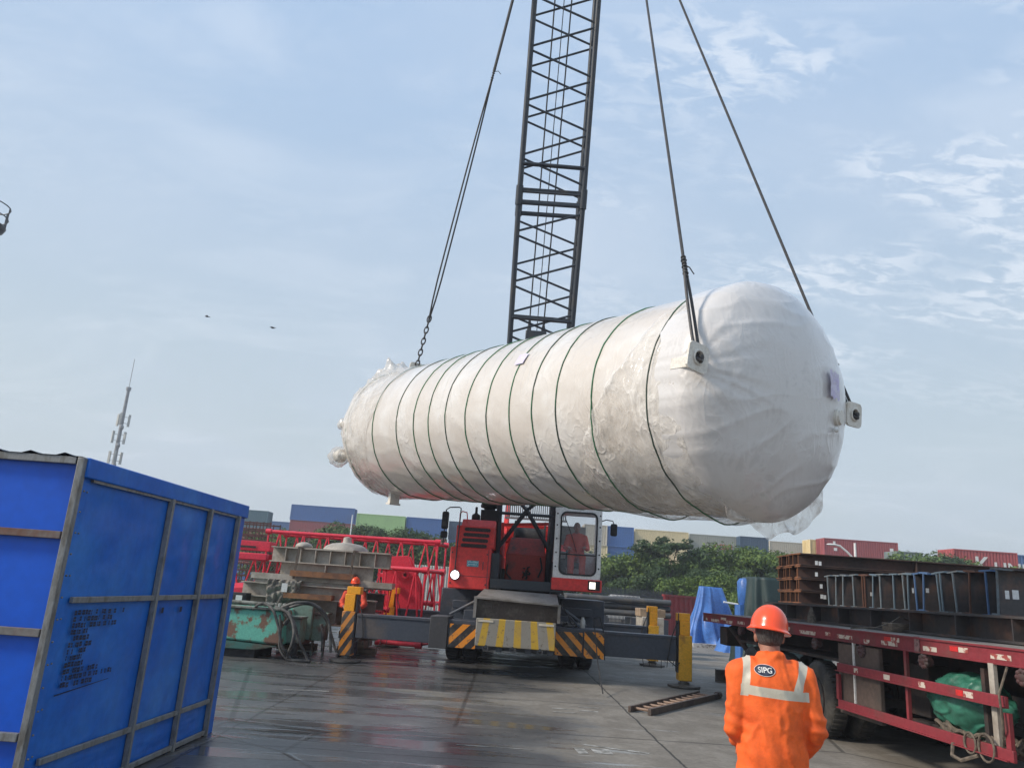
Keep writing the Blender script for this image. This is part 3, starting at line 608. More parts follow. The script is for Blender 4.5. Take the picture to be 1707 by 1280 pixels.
cb(m, 'bolt', BLACK, cab)
m = MB(); m.bb(cx0-.02, cx1+.04, -.06, 1.5, 1.80, 2.06); cb(m, 'cab_base', RED, cab, bevel=.015)
lamp(cx1-.13, -.07, 1.94, .08, LENS2, cab, sq=True)
m = MB(); m.path([(cx1, .1, 3.35), (cx1+.10, .02, 3.38), (cx1+.24, .0, 3.36), (cx1+.26, 0, 3.3), (cx1+.26, 0, 3.2)], .012, 6); mr = cb(m, 'mirror', BOOM)
m = MB(); m.bb(cx1+.19, cx1+.34, -.07, .01, 3.03, 3.30); cb(m, 'mirror_head', BLACK, mr, bevel=.035)
m = MB(); m.bb(cx0+.3, cx1-.3, .7, 1.2, 2.3, 2.42); m.bb(cx0+.3, cx1-.3, 1.1, 1.22, 2.4, 3.05); m.bb(cx0+.15, cx0+.3, .5, 1.1, 2.1, 2.5); cb(m, 'cab_seat', BLACK, cab, bevel=.03)
m = MB(); m.bb(cx0+.15, cx1-.28, 1.38, 1.40, 2.85, 3.30); cb(m, 'rear_sticker', PALE, cab)
# machinery between hood and cab
m = MB(); m.bb(-.36, .58, 1.0, 1.9, 1.95, 2.55); m.add([V((-.36, 1.0, 2.55)), V((.58, 1.0, 2.55)), V((.48, 1.35, 2.95)), V((-.26, 1.35, 2.95)), V((-.36, 1.9, 2.55)), V((.58, 1.9, 2.55)), V((.48, 1.8, 2.95)), V((-.26, 1.8, 2.95))], [(0, 1, 2, 3), (3, 2, 6, 7), (4, 7, 6, 5), (0, 3, 7, 4), (1, 5, 6, 2)]); cb(m, 'winch_housing', mat('dusty_red', (.36, .045, .035), (.10, .05, .045), 2.2, .45, .65, .65), bevel=.02)
m = MB(); m.path([(-.3, .98, 2.3), (-.32, .95, 2.1), (-.2, .94, 1.98)], .02, 6); m.path([(.45, .98, 2.5), (.5, .93, 2.25), (.42, .94, 2.05)], .02, 6)
for k in range(14): m.tube((.05+.2*rr.random(), .97, 1.98+.3*rr.random()), (.05+.2*rr.random(), .96, 2.0+.25*rr.random()), .014, 5)
cb(m, 'hose', BLACK)
m = MB(); T = frame((-.25, 2.5, 3.0), (0, 1, 0), (0, 0, 1), (1, 0, 0)); m.lathe([(.45, 0), (.45, .04), (.28, .05), (.28, .75), (.45, .76), (.45, .8)], T, 28); cb(m, 'winch_drum', BLACK)
m = MB(); m.bb(-.62, 1.15, 4.2, 4.9, 1.9, 3.5); cb(m, 'counterweight', RED, bevel=.03)
m = MB(); m.bb(-.55, 1.1, 3.3, 3.36, 3.55, 3.6); m.bb(-.55, 1.1, 3.3, 3.36, 4.05, 4.1)
for k in range(30): m.bb(-.55+.055*k, -.55+.055*k+.03, 3.31, 3.35, 3.6, 4.05)
cb(m, 'radiator_grille', mat('slat_grey', (.17, .18, .19), rough=.5))
m = MB()
for x in (-.52, .74): m.bar((x, 2.0, 1.95), (x, 3.9, 4.1), .1, .14); m.bar((x, 4.4, 1.95), (x, 3.9, 4.1), .1, .1); m.bar((x, 1.6, 2.0), (x, 1.6, 3.3), .1, .1)
m.bar((-.52, 3.9, 4.1), (.74, 3.9, 4.1), .1, .1); m.bar((-.52, 1.65, 3.25), (.74, 1.65, 3.35), .07, .07); m.bar((-.5, 2.9, 2.9), (.72, 2.9, 3.3), .06, .06); m.bar((-.5, 2.9, 3.3), (.72, 2.9, 3.1), .06, .06); cb(m, 'gantry', RED)
# boom (world coordinates)
BX = .535
def bc(z, sx, sy, hw=None, hd=None):
    t = (z-1.9)
    if hw is None: hw = .60+.14*min(1, max(0, t/6.9)); 
    hd = .55*min(1, .35+t/5) if hd is None else hd
    y = 18.72-.25*t; return V((BX + .008*t + sx*hw, y + sy*hd*.97, z + sy*hd*.24))
boom = cb(MB().bb(-.64, .90, 1.25, 1.5, 1.95, 2.2), 'boom', BOOM)
def section(z0, z1, ni, flip=0):
    m = MB(); cr = .062
    for sx in (-1, 1):
        for sy in (-1, 1): m.tube(bc(z0, sx, sy), bc(z1, sx, sy), cr, 10)
    st = (z1-z0-.4)/ni; lr = .027
    for fy in (-1, 1):
        for k in range(ni):
            a, b = z0+.2+k*st, z0+.2+(k+1)*st
            p, q = ((-1, 1) if (k + (flip and fy < 0)) % 2 else (1, -1))
            m.tube(bc(a+.04, p, fy), bc(b-.04, q, fy), lr, 7)
    for fx in (-1, 1):
        for k in range(ni):
            a, b = z0+.2+k*st, z0+.2+(k+1)*st; p = -1 if (k % 2) else 1
            m.tube(bc(a, fx, p), bc(b, fx, -p), lr*.95, 7)
    for z in (z0+.08, z1-.08):
        for fy in (-1, 1): m.tube(bc(z, -1, fy), bc(z, 1, fy), .035, 8)
        for fx in (-1, 1): m.tube(bc(z, fx, -1), bc(z, fx, 1), .03, 8)
    return m.build('boom_section', BOOM, boom)
m = MB()                                              # foot section: plain legs, one big cross
for sx in (-1, 1):
    for sy in (-1, 1): m.tube(bc(1.95, sx, sy), bc(6.2, sx, sy), .066, 10)
    m.bar(bc(1.9, sx, 0), bc(3.3, sx, 0), .10, .34)
    for z in (3.2, 4.2, 5.2): m.tube(bc(z, sx, -1), bc(z+.9, sx, 1), .03, 7); m.tube(bc(z, sx, 1), bc(z+.9, sx, -1), .03, 7)
XC = (bc(3.62, -1, -1)+bc(3.62, 1, -1))/2
for sg in (-1, 1): m.tube(bc(2.7, sg, -1), XC, .05, 8); m.tube(XC, bc(4.2, sg, -1), .042, 8)
for z, r in ((3.52, .035), (3.78, .04), (4.9, .035), (5.1, .035)): m.tube(bc(z, -1, -1), bc(z, 1, -1), r, 8)
for z in (3.9, 5.0): m.tube(bc(z, -1, 1), bc(z, 1, 1), .035, 8)
for k in range(2):
    m.tube(bc(5.1+k*.5, -1, 1), bc(5.6+k*.5, 1, 1), .027); m.tube(bc(5.1+k*.5, 1, -1), bc(5.6+k*.5, -1, -1), .027)
m.build('boom_section', BOOM, boom)
section(6.2, 10.55, 7, 1); section(10.7, 17.2, 10); section(17.3, 22.4, 8)
m = MB()
for z in (10.5, 10.74):
    for fy in (-1, 1):
        m.bar(bc(z, -1, fy), bc(z, 1, fy), .06, .07)
    for fx in (-1, 1): m.bar(bc(z, fx, -1), bc(z, fx, 1), .05, .06)
for sx in (-1, 1):
    for sy in (-1, 1): m.tube(bc(10.42, sx, sy), bc(10.85, sx, sy), .085, 10)
for z, y in ((11.35, -1), (8.05, 1), (7.9, -1)): m.bar(bc(z, -1, y), bc(z-.02, 1, y), .04, .12, up=(0, -1, 0))
m.build('boom_joint', BOOM, boom)
m = MB()
for sx in (-1, 1):
    for sy in (-1, 1): m.tube(bc(22.4, sx, sy), bc(24.6, sx, sy, .25, .3), .06, 8)
    m.bar(bc(24.5, sx, -1, .25, .3), bc(24.5, sx, 1, .25, .9), .05, .3)
for k in range(5): m.lathe([(.32, 0), (.36, .01), (.30, .03), (.36, .05), (.32, .06)], frame(bc(24.6, 0, -1, .25, .35)+V((-.22+.1*k, -.25, 0)), (0, 1, 0), (0, 0, 1), (1, 0, 0)), 24)
m.build('boom_head', BOOM, boom)
BLK = at(893, 562, 20.4); m = MB()
m.box(BLK, (.58, .28, .30), 0); m.box(BLK+V((-.2, 0, .2)), (.12, .1, .16)); m.box(BLK+V((.2, 0, .2)), (.12, .1, .16)); bl = m.build('bridle_block', BOOM, crane, bevel=.02)
m = MB(); TIP = bc(24.4, 0, 1, .25, .4)
for dx, w_ in ((-.2, .02), (.02, .012), (.2, .02)):
    m.tube(BLK+V((dx, 0, .2)), TIP+V((dx*1.2, 0, 0)), w_, 6)
for dx in (-.2, .2):
    for k in range(3): m.ell(BLK+V((dx, 0, .32))+(TIP-BLK).normalized()*.1*k, (.045, .04, .07), 8, 6)
for dx in (-.24, -.14, -.04, .05, .14, .24): m.tube(BLK+V((dx, 0, -.1)), CW @ V((.12+dx*1.4, 3.9, 4.1)), .012, 5)
m.build('pendant_rope', ROPE, crane)
m = MB()
for dx in (-.12, -.04, .04, .12): m.tube(HOOK+V((dx, 0, .9)), bc(24.6, 0, -1, .25, .35)+V((dx, -.3, 0)), .012, 5)
m.build('hoist_rope', ROPE, crane)
m = MB()
for dx in (-.14, .08): m.lathe([(.30, 0), (.34, .02), (.34, .05), (.30, .07)], frame(HOOK+V((dx, 0, .85)), (0, 1, 0), (0, 0, 1), (1, 0, 0)), 24)
m.path([HOOK+V((0, 0, .6)), HOOK+V((0, 0, .3)), HOOK+V((.14, 0, .16)), HOOK+V((.15, 0, -.02)), HOOK+V((0, 0, -.12)), HOOK+V((-.15, 0, -.03)), HOOK+V((-.14, 0, .08))], .055, 8)
m.build('hook_block', YEL, crane)
m = MB(); m.path([HOOK+V((0, 0, .05)), TOPA], .05, 8); m.path([HOOK+V((0, 0, .05)), TOPB], .05, 8); m.build('hook_pendant', ROPE, crane)
m = MB(); m.path([at(990, 1030, 16.7), at(992, 1055, 16.5), at(996, 1100, 16.2)*1, at(1005, 1155, 14.7)], .012, 5); m.v = [V((p.x, p.y, max(p.z, .012))) for p in m.v]; m.build('trailing_cable', BLACK, crane)
m = MB(); m.path([at(990, 1030, 16.7), at(1000, 1028, 16.75), at(1006, 1052, 16.75), at(1008, 1100, 16.8)], .010, 5); m.build('cable', BLACK, crane)
# ------------------------------------------------------------------ blue sheet-metal shed
SX, SY0, SY1, SH = -3.2, 5.83, 9.34, 2.54
shed = thing('blue_shed', 'tall blue sheet metal shed with grey steel frame in the left foreground', 'shed', (-4.9, 7.6, 0))
def sxy(y): return SX + .03*(y-SY0)
def sheet(name, P0, P1, z0, z1, m_, n=(14, 18), nrm=(1, 0, 0), amp=.012, seed=0):
    m = MB(); P0, P1, nrm = V(P0), V(P1), V(nrm)
    for i in range(n[0]+1):
        for j in range(n[1]+1):
            a, b = i/n[0], j/n[1]; p = P0.lerp(P1, a); p.z = z0+(z1-z0)*b
            q = V((a*2.2+seed, b*2.6, seed)); e = min(1, 6*min(a, 1-a, b, 1-b))
            d = amp*e*(noise.noise(q*1.3) + .7*(1-abs(noise.noise(q*2.1+V((5, 0, 0))))*3)*.6)
            m.v.append(p+nrm*d)
    for i in range(n[0]):
        for j in range(n[1]): m.f.append([i*(n[1]+1)+j, (i+1)*(n[1]+1)+j, (i+1)*(n[1]+1)+j+1, i*(n[1]+1)+j+1]); m.mi.append(0)
    return m.build(name, m_, shed, smooth='all')
ys = [SY0+.10, 6.62, 7.62, 8.42, 9.18]
ys = [5.98, 7.36, 8.30, 9.12]
zr = [.04, .36, 1.47, 2.40]
mb = MB(); mb.bb(SX-5, SX-.02, SY0+.03, SY0+.05, 0, SH-.04); mb.bb(SX-5, SX-.0, SY1-.03, SY1, 0, SH-.04); mb.bb(SX-5.03, SX-5, SY0+.03, SY1, 0, SH-.04); mb.build('wall', BLUED, shed)
for i in range(3):
    for j in range(3): sheet('wall_panel', (sxy(ys[i]), ys[i], 0), (sxy(ys[i+1]), ys[i+1], 0), zr[j], zr[j+1], BLUEW, seed=i*3.1+j*7.7, amp=.016 if j else .008)
mb = MB(); mb.add([(SX+.005, SY0+.05, 0), (sxy(ys[0])+.004, ys[0], 0), (sxy(ys[0])+.004, ys[0], SH-.12), (SX+.005, SY0+.05, SH-.04)], [(0, 1, 2, 3)]); mb.build('corner_sheet', BLUEW, shed); MB().bb(sxy(ys[3])-.02, sxy(ys[3])+.02, ys[3]+.02, SY1+.03, 0, SH-.06).build('corner_sheet', BLUEW, shed)
mb = MB(); mb.bar((SX+.02, SY0+.02, SH-.10), (sxy(SY1)+.02, SY1+.05, SH-.10), .05, .15); mb.build('roof_fascia', BLUEW, shed, bevel=.01)
mb = MB(); n = 80
for i in range(n+1):
    x = SX+.0-5.2*i/n; zz = SH-.024+.022*(1 if (i % 4 == 2) else 0)
    mb.v += [V((x, SY0-.03, zz)), V((x, SY1+.0, zz-.03))]
for i in range(n): mb.f.append([2*i, 2*i+2, 2*i+3, 2*i+1]); mb.mi.append(0)
mb.build('roof', mat('roof_dark', (.03, .045, .08), (.05, .05, .05), 3), shed, smooth=False)
def post(a, b, w_=.05, h=.045, name='frame_post', m_=GALV): MB().bar(a, b, w_, h, up=(1, 0, 0)).build(name, m_, shed, bevel=.004)
for y in ys[1:]: post((sxy(y)+.03, y, 0), (sxy(y)+.03, y, SH-.17), .045, .05)
MB().bar((SX, SY0, 0), (SX, SY0, SH-.03), .05, .06, up=(0, 1, 0)).build('corner_post', GALV, shed, bevel=.005)
for j, z in enumerate(zr[:3]):
    for i in range(3):
        a, b = ys[i]+.03, ys[i+1]-.03; MB().bar((sxy(a)+.028, a, z), (sxy(b)+.028, b, z), .03, .045).build('frame_rail', GALV, shed, bevel=.004)
MB().bar((sxy(ys[0])+.02, ys[0], SH-.185), (sxy(ys[3])+.02, ys[3], SH-.185), .022, .022).build('top_rail', GALV, shed)
for z, mm in ((SH-.055, GALV), (1.93, GALVR), (1.24, GALVR), (.55, GALV), (.06, GALV)): MB().bar((SX-.04, SY0, z), (SX-5, SY0, z), .045, .055).build('front_rail', mm, shed, bevel=.004)
for x in (SX-1.7, SX-3.4, SX-5): MB().bar((x, SY0-.01, 0), (x, SY0-.01, SH-.08), .05, .045, up=(0, 1, 0)).build('frame_post', GALV, shed)
mb = MB()
for k in range(15):
    z = .25+k*.155; MB().ell((SX+.03, SY0+.05, z), (.008, .008, .008), 8, 6).build('screw', GALV, shed)
    if k % 2: MB().ell((sxy(ys[0])+.008, ys[0]-.02, z), (.007, .007, .007), 8, 6).build('screw', GALV, shed)
# faded stencilled notice, too worn to read
STN = mat('faded_black_ink', (.004, .010, .03), (.002, .05, .27), 14, .62, .78, .6)
mb = MB(); rs = random.Random(5); rows = [(.97, 1), (.30, .78), (.33, .88), (.30, .34), (.28, .34), (.27, .46), (.26, .34), (.25, .32), (.24, .32), (.24, .66), (.30, .97), (.28, .55)]
for i, (a0, a1) in enumerate(rows):
    z = 1.375-i*.047; y = 6.10; end = 6.10+.72*a1
    while y < end:
        w_ = rs.uniform(.012, .055)
        if rs.random() < .86:
            x = sxy(y)+.024; hz = rs.uniform(.013, .019)
            for q_ in range(2): mb.add([(x, y, z-hz+q_*.019), (x, y+w_*.8, z-hz+q_*.019), (x, y+w_*.8, z-hz+.016+q_*.019), (x, y, z-hz+.016+q_*.019)], [(0, 1, 2, 3)])
        y += w_*rs.uniform(.9, 1.15) + (.03 if rs.random() < .12 else 0)
mb.build('faded_notice', STN, shed, smooth=False)
mb = MB(); mb.add([(sxy(6.05)+.022, 6.05, .80), (sxy(6.8)+.02, 6.80, .84), (sxy(6.8)+.02, 6.80, .835), (sxy(6.05)+.022, 6.05, .79)], [(0, 1, 2, 3)])
for (y, z) in ((7.55, .95+.38), (7.95, 1.33)): mb.add([(sxy(y)+.024, y, z), (sxy(y)+.024, y+.05, z), (sxy(y)+.024, y+.05, z+.05), (sxy(y)+.024, y, z+.05)], [(0, 1, 2, 3)])
mb.build('ink_smears', STN, shed, smooth=False)

# ------------------------------------------------------------------ masts
mp = at(190, 770, 120); mast = thing('telecom_mast', 'tall thin grey telecom mast with antenna panels behind the blue shed', 'mast', (mp.x, 120, 0))
x0 = mp.x
MB().tube((x0, 120, 0), (x0, 120, 28), .42, 12, .24).build('pole', GALV2, mast); MB().tube((x0, 120, 28), (x0, 120, 28.5), .38, 12).tube((x0, 120, 28.5), (x0, 120, 33.2), .05, 6).build('lightning_rod', GALV2, mast)
for z in (17.2, 20.3, 23.2):
    for k in range(3):
        a = .5+2*PI*k/3 + z; c = V((x0+.95*math.cos(a), 120+.95*math.sin(a), z))
        MB().box(c, (.34, .22, 1.9), a).build('antenna_panel', PALE, mast)
        MB().bar((x0, 120, z+.5), c+V((0, 0, .5)), .07, .07).bar((x0, 120, z-.5), c+V((0, 0, -.5)), .07, .07).build('bracket', GALV2, mast)
    MB().ell((x0+.35, 119.5, z-1.3), (.35, .3, .45), 10, 8).build('radio_unit', GALV2, mast)
lp = at(-8, 375, 34); lt = thing('lighting_tower', 'dark work platform with curved railing on a tall pole at the left edge', 'tower', (lp.x-.8, 34, 0)); lx, lz = lp.x-.8, lp.z
MB().tube((lx, 34, 0), (lx, 34, lz-.3), .28, 12, .16).build('pole', BOOM, lt)
MB().lathe([(.2, lz-.7), (1.05, lz-.15), (1.12, lz), (1.12, lz+.06)], Matrix.Translation((lx, 34, 0)), 20).build('platform', BOOM, lt)
m = MB()
for z in (.5, 1.05): m.path([V((lx+1.12*math.cos(t*PI/10), 34+1.12*math.sin(t*PI/10), lz+z)) for t in range(20)], .03, 5, closed=True)
for t in range(8): m.tube((lx+1.12*math.cos(t*PI/4+.3), 34+1.12*math.sin(t*PI/4+.3), lz), (lx+1.12*math.cos(t*PI/4+.3), 34+1.12*math.sin(t*PI/4+.3), lz+1.05), .03, 5)
m.build('railing', BOOM, lt)
MB().box((lx+.9, 33.3, lz-.2), (.5, .3, .4), .5).build('floodlight', BLACK, lt)

# ------------------------------------------------------------------ girders
def ibeam_mb(p, q, H, Wd, tf=.02, tw=.012, up=(0, 0, 1), stiff=0, mb=None):
    m = mb or MB(); p, q = V(p), V(q); a = (q-p).normalized(); upv = V(up)
    m.bar(p+upv*(H/2-tf/2), q+upv*(H/2-tf/2), Wd, tf); m.bar(p-upv*(H/2-tf/2), q-upv*(H/2-tf/2), Wd, tf); m.bar(p, q, tw, H-2*tf)
    for k in range(stiff):
        c = p.lerp(q, (k+1)/(stiff+1)); x = a.cross(upv).normalized()
        for sg in (-1, 1): m.bar(c+x*sg*tw/2, c+x*sg*(Wd/2-.01), .02, H-2*tf)
    return m
def single(mb, name, m_, label, cat, group=None, base=None, bevel=0):
    lo = V((min(p.x for p in mb.v), min(p.y for p in mb.v), min(p.z for p in mb.v))); hi = V((max(p.x for p in mb.v), max(p.y for p in mb.v), 0))
    o = mb.build(name, m_, None, loc=((lo.x+hi.x)/2, (lo.y+hi.y)/2, lo.z), bevel=bevel); return tag(o, label, cat, group)
ORD = ['first', 'second', 'third', 'fourth', 'fifth', 'sixth', 'seventh', 'eighth', 'ninth', 'tenth', 'eleventh', 'twelfth', 'thirteenth', 'fourteenth', 'fifteenth', 'sixteenth', 'seventeenth', 'eighteenth']
# left pile of grey fabricated girders
Yg = 18.6
def gp_(u, v, y=Yg): return at(u, v, y)
def hgird(u0, u1, vtop, vbot, y, label, stiff=0, Wd=.34, m_=CONC, dz=0):
    a, b = at(u0, (vtop+vbot)/2, y), at(u1, (vtop+vbot)/2 + (u1-u0)*.075, y-.15); H = (vbot-vtop)/1281*y
    a.z = b.z = (a.z+b.z)/2
    return single(ibeam_mb(a, b, H, Wd, .025, .02, stiff=stiff), 'steel_girder', m_, label, 'girder', 'grey girders stacked behind the teal machine'), a, b, H
A1 = hgird(455, 652, 910, 934, 18.9, 'grey girder with stiffener ribs, uppermost of the stack behind the teal machine', 7)
hgird(468, 622, 935, 959, 18.9, 'plain grey girder directly under the ribbed topmost girder', 1)
hgird(478, 648, 911, 934, 20.0, 'grey girder lying behind the ribbed topmost girder', 3)
hgird(405, 612, 968, 990, 18.7, 'long grey girder under the thin plates, its left end wrapped in crumpled tarp', 0)
hgird(384, 560, 990, 1026, 18.9, 'deep grey girder at the lower left, just above the teal machine', 2, m_=mat('primer_grey_light', (.46, .43, .38), (.28, .25, .21), 2.2, .45, .7, .75))
hgird(470, 625, 992, 1034, 19.8, 'deep rust-stained girder behind the hoses at the bottom of the stack', 3, m_=mat('stained_grey', (.30, .26, .23), (.19, .125, .09), 2.4, .42, .6, .8))
hgird(560, 640, 985, 1010, 20.5, 'short dark girder end poking out behind the left worker', 0, m_=DKGIRD)
for (u0, u1, vt, vb, y, lab, mm) in [(488, 592, 950, 959, 18.6, 'rust-red timber lying under the upper grey girders', TIMR), (424, 600, 953, 962, 18.75, 'long thin grey plate sticking out left under the red timber', CONC), (590, 656, 968, 977, 18.7, 'short thin grey plate sticking out right above the worker', CONC), (477, 556, 987, 995, 18.5, 'rust-red timber lying in front of the lower girder', TIMR), (430, 650, 963, 968, 18.8, 'bent thin steel strip between the upper and lower girders', CONC)]:
    a, b = at(u0, (vt+vb)/2, y), at(u1, (vt+vb)/2+(u1-u0)*.075, y); a.z = b.z = (a.z+b.z)/2
    single(MB().bar(a, b, .5, (vb-vt)/1281*y), 'timber' if mm is TIMR else 'steel_plate', mm, lab, 'timber' if mm is TIMR else 'plate')
for u, v0, v1, y, lab in ((499, 912, 965, 18.4, 'left'), (591, 918, 966, 18.4, 'right')):
    a, b = at(u, v0, y), at(u-6, v1, y); b.x = a.x - .04
    single(MB().bar(a, b, .05, .03, up=(0, 1, 0)).bar(a, a+V((0, .8, 0)), .05, .03), 'binding_strap', mat('strap_rust', (.12, .085, .06), (.07, .06, .05)), f'rusty steel band round the upper girders, the {lab} one of the two', 'steel band')
# cribbing that carries the girders (dark timbers)
for k, (u, w_) in enumerate(((400, .5), (500, .5), (600, .5))):
    p = at(u, 1030, 19.2); m = MB()
    for z in range(5): m.box((p.x, 19.3, .1+z*.17), (w_ if z % 2 else .9, 1.2 if z % 2 else .3, .16))
    single(m, 'timber_cribbing', WOOD, ['stack of old timbers under the left end of the girders', 'stack of old timbers under the middle of the girders', 'stack of old timbers under the right end of the girders'][k], 'cribbing')
# concrete domed block on top
dp = at(575, 925, 20.3); m = MB(); m.lathe([(.98, 0), (1.0, .12), (.86, .26), (.62, .34), (.20, .38), (.18, .40), (.16, .52), (.05, .54)], Matrix.Translation((dp.x, 20.4, dp.z-.05)) @ Matrix.Diagonal((.62, .62, .95, 1)), 28)
single(m, 'concrete_dome', mat('pale_concrete', (.36, .335, .29), (.25, .23, .20), 3), 'rounded pale concrete cap with a knob on top of the grey girders', 'concrete cap')
dp = at(507, 911, 20.6); m = MB(); m.ell((dp.x, 20.6, dp.z), (.22, .25, .12), 16, 10); single(m, 'rubble_sack', MATS['pale_concrete'], 'small pale lump lying left of the concrete cap', 'sack')
# crumpled tarp on the lower girders
m = MB(); n1, n2 = 30, 22; a, b = at(447, 968, 18.45), at(505, 968, 18.45)
for i in range(n1+1):
    for j in range(n2+1):
        s_, t_ = i/n1, j/n2; x = a.x+(b.x-a.x)*s_+(.10*t_*(1-s_))-.05*t_; z = a.z-(a.z-at(470, 1024, 18.4).z)*max(0, t_-.2)/.8*(1-.55*s_); y = 18.7-.35*min(1, t_/.2)
        q = V((s_*3, t_*3, 0)); m.v.append(V((x, y, z)) + V((.03, -.10, .05))*(1-abs(noise.noise(q*1.6))*2.5) + V((0, -.04*noise.noise(q*4), 0)))
for i in range(n1):
    for j in range(n2): m.f.append([i*(n2+1)+j, (i+1)*(n2+1)+j, (i+1)*(n2+1)+j+1, i*(n2+1)+j+1]); m.mi.append(0)
o = m.build('crumpled_tarp', GTRP2, None, smooth='all', loc=(a.x, 18.5, .9)); sm = o.modifiers.new('thick', 'SOLIDIFY'); sm.thickness = .012
tag(o, 'crumpled grey tarp draped over the left end of the lower girder', 'tarp')
def card(u, v, y, w_, h, label, m_=PAPER):
    p = at(u, v, y); o = MB().box(p, (w_, .006, h), .1).build('paper_tag', m_, None, loc=tuple(p)); return tag(o, label, 'paper tag')
card(474, 979, 18.05, .13, .19, 'white paper tag hanging on the crumpled grey tarp')
card(398, 997, 18.1, .14, .14, 'white paper label on the dark box beside the blue shed')
p = at(398, 1000, 18.35); single(MB().box(p, (.42, .4, .34)).box(p+V((0, -.21, 0)), (.36, .02, .28)), 'dark_box', BLACK, 'small black box standing between the blue shed and the grey girders', 'box', bevel=.02)
p = at(980*.0+1*600, 1012, 18.9)

# ------------------------------------------------------------------ red lattice boom sections
def lattice(label, p, q, Wd, H, n, r=.05, m_=REDL, rl=.026, group='red lattice boom sections lying on the ground', name='lattice_section'):
    p, q = V(p), V(q); a = (q-p).normalized(); x = a.cross(V((0, 0, 1))).normalized(); z = V((0, 0, 1))
    root = thing(name, label, 'boom section', tuple((p+q)/2), group=group)
    def c(t, sx, sz): return p.lerp(q, t) + x*sx*Wd/2 + z*(H if sz else 0)
    for sx in (-1, 1):
        for sz in (0, 1): MB().tube(c(0, sx, sz), c(1, sx, sz), r, 10).build('chord', m_, root)
    for face in range(4):
        m = MB()
        for k in range(n):
            t0, t1 = (k+.06)/n, (k+.94)/n; f = k % 2
            for tt0, tt1, up in (((t0, (t0+t1)/2, 1), ((t0+t1)/2, t1, 0))):
                if face < 2: sx = -1 if face else 1; m.tube(c(tt0, sx, 0 if up else 1), c(tt1, sx, 1 if up else 0), rl, 6)
                else: sz = face-2; m.tube(c(tt0, -1 if up else 1, sz), c(tt1, 1 if up else -1, sz), rl, 6)
        m.build('lacing', m_, root)
    for t in (0.005, .995):
        m = MB()
        for s0, s1 in (((-1, 0), (-1, 1)), ((-1, 1), (1, 1)), ((1, 1), (1, 0)), ((1, 0), (-1, 0))): m.tube(c(t, *s0), c(t, *s1), rl*1.2, 6)
        m.build('end_frame', m_, root)
        for sx in (-1, 1):
            for sz in (0, 1): MB().tube(c(t, sx, sz)-a*.08, c(t, sx, sz)+a*.08, r*1.5, 10).build('connector_lug', m_, root)
    return root
P, Q = at(458, 888, 24), at(738, 905, 23.6); zt = (P.z+Q.z)/2; H_ = 1.75
lattice('long red lattice boom section, highest one, reaching right to the crane', (P.x, 24.3, zt-H_), (Q.x, 23.8, zt-H_), 1.5, H_, 7, .055)
P, Q = at(370, 922, 21.5), at(480, 925, 21.5); lattice('red lattice boom section directly right of the blue shed', (P.x-1.5, 22, P.z-1.45), (Q.x, 21.6, P.z-1.45), 1.3, 1.42, 4, .075)
P, Q = at(640, 940, 22), at(722, 938, 22); lattice('short red lattice section standing behind the left outrigger posts', (P.x+.3, 22.4, .15), (Q.x+.05, 22.1, .15), 1.4, Q.z+.28-.15-.5, 2, .06)
P, Q = at(470, 965, 21), at(640, 972, 21); lattice('low red lattice section seen through the gap between the grey girders', (P.x, 21.6, P.z-.62), (Q.x, 21.4, P.z-.62), .9, .6, 4, .05)
P = at(655, 935, 22.8); root = thing('boom_foot', 'solid red boom foot plates with round pin holes behind the left outrigger', 'boom foot', (P.x, 22.8, 0), group=None)
for dy in (0, .8):
    m = MB(); T = frame((0, 22.8+dy, 0), (1, 0, 0), (0, 0, 1), (0, -1, 0)); a, b, c_, d_ = at(640, 928, 22.8), at(680, 926, 22.8), at(700, 975, 22.8), at(636, 985, 22.8)
    m.prism([(d_.x, .25), (d_.x, d_.z), (a.x, a.z), (b.x, b.z), (c_.x, c_.z), (c_.x+.1, .9), (c_.x-.2, .25)], T, .05); m.build('side_plate', REDL, root, bevel=.01)
    for (u, v) in ((650, 945), (676, 958), (660, 975)): q = at(u, v, 22.7+dy); MB().lathe([(.10, 0), (.10, .12), (.05, .12), (.05, 0)], frame(q, (1, 0, 0), (0, 0, 1), (0, -1, 0)), 16).build('pin_boss', REDL, root)
m = MB(); m.bar((P.x-.6, 23.2, .4), (P.x+.8, 23.2, .4), .8, .2); m.bar((P.x-.4, 23.2, 1.9), (P.x+.6, 23.2, 1.7), .8, .1); m.build('cross_member', REDL, root)
P = at(403, 912, 20.8); Q = at(455, 912, 20.8); root = thing('red_box_girder', 'flat bright red beam with a dark slot lying level beside the blue shed', 'beam', (P.x, 20.8, P.z-.1)); MB().bar((P.x-.6, 20.8, P.z+.06), (Q.x, 20.8, P.z+.06), .5, .24).build('web', REDL, root, bevel=.01); MB().bar((P.x-.6, 20.5, P.z-.22), (Q.x, 20.5, P.z-.22), .2, .18).build('lower_flange', REDL, root, bevel=.03); MB().bb(P.x-.2, P.x+.45, 20.53, 20.545, P.z+.0, P.z+.05).build('slot', BLACK, root)
P = at(400, 978, 20.5); Q = at(450, 985, 20.5); m = MB(); m.add([V((P.x-.8, 20.4, P.z-.25)), V((Q.x, 20.4, P.z-.25)), V((Q.x, 20.4, P.z+.05)), V((P.x-.8, 20.4, P.z-.05)), V((P.x-.8, 20.9, P.z-.25)), V((Q.x, 20.9, P.z-.25)), V((Q.x, 20.9, P.z+.25)), V((P.x-.8, 20.9, P.z+.0))], [(0, 1, 2, 3), (4, 7, 6, 5), (0, 3, 7, 4), (1, 5, 6, 2), (3, 2, 6, 7), (0, 4, 5, 1)])
single(m, 'red_plate_box', REDL, 'tapered red steel box lying low between the shed and the grey tarp', 'steel box', bevel=.02)
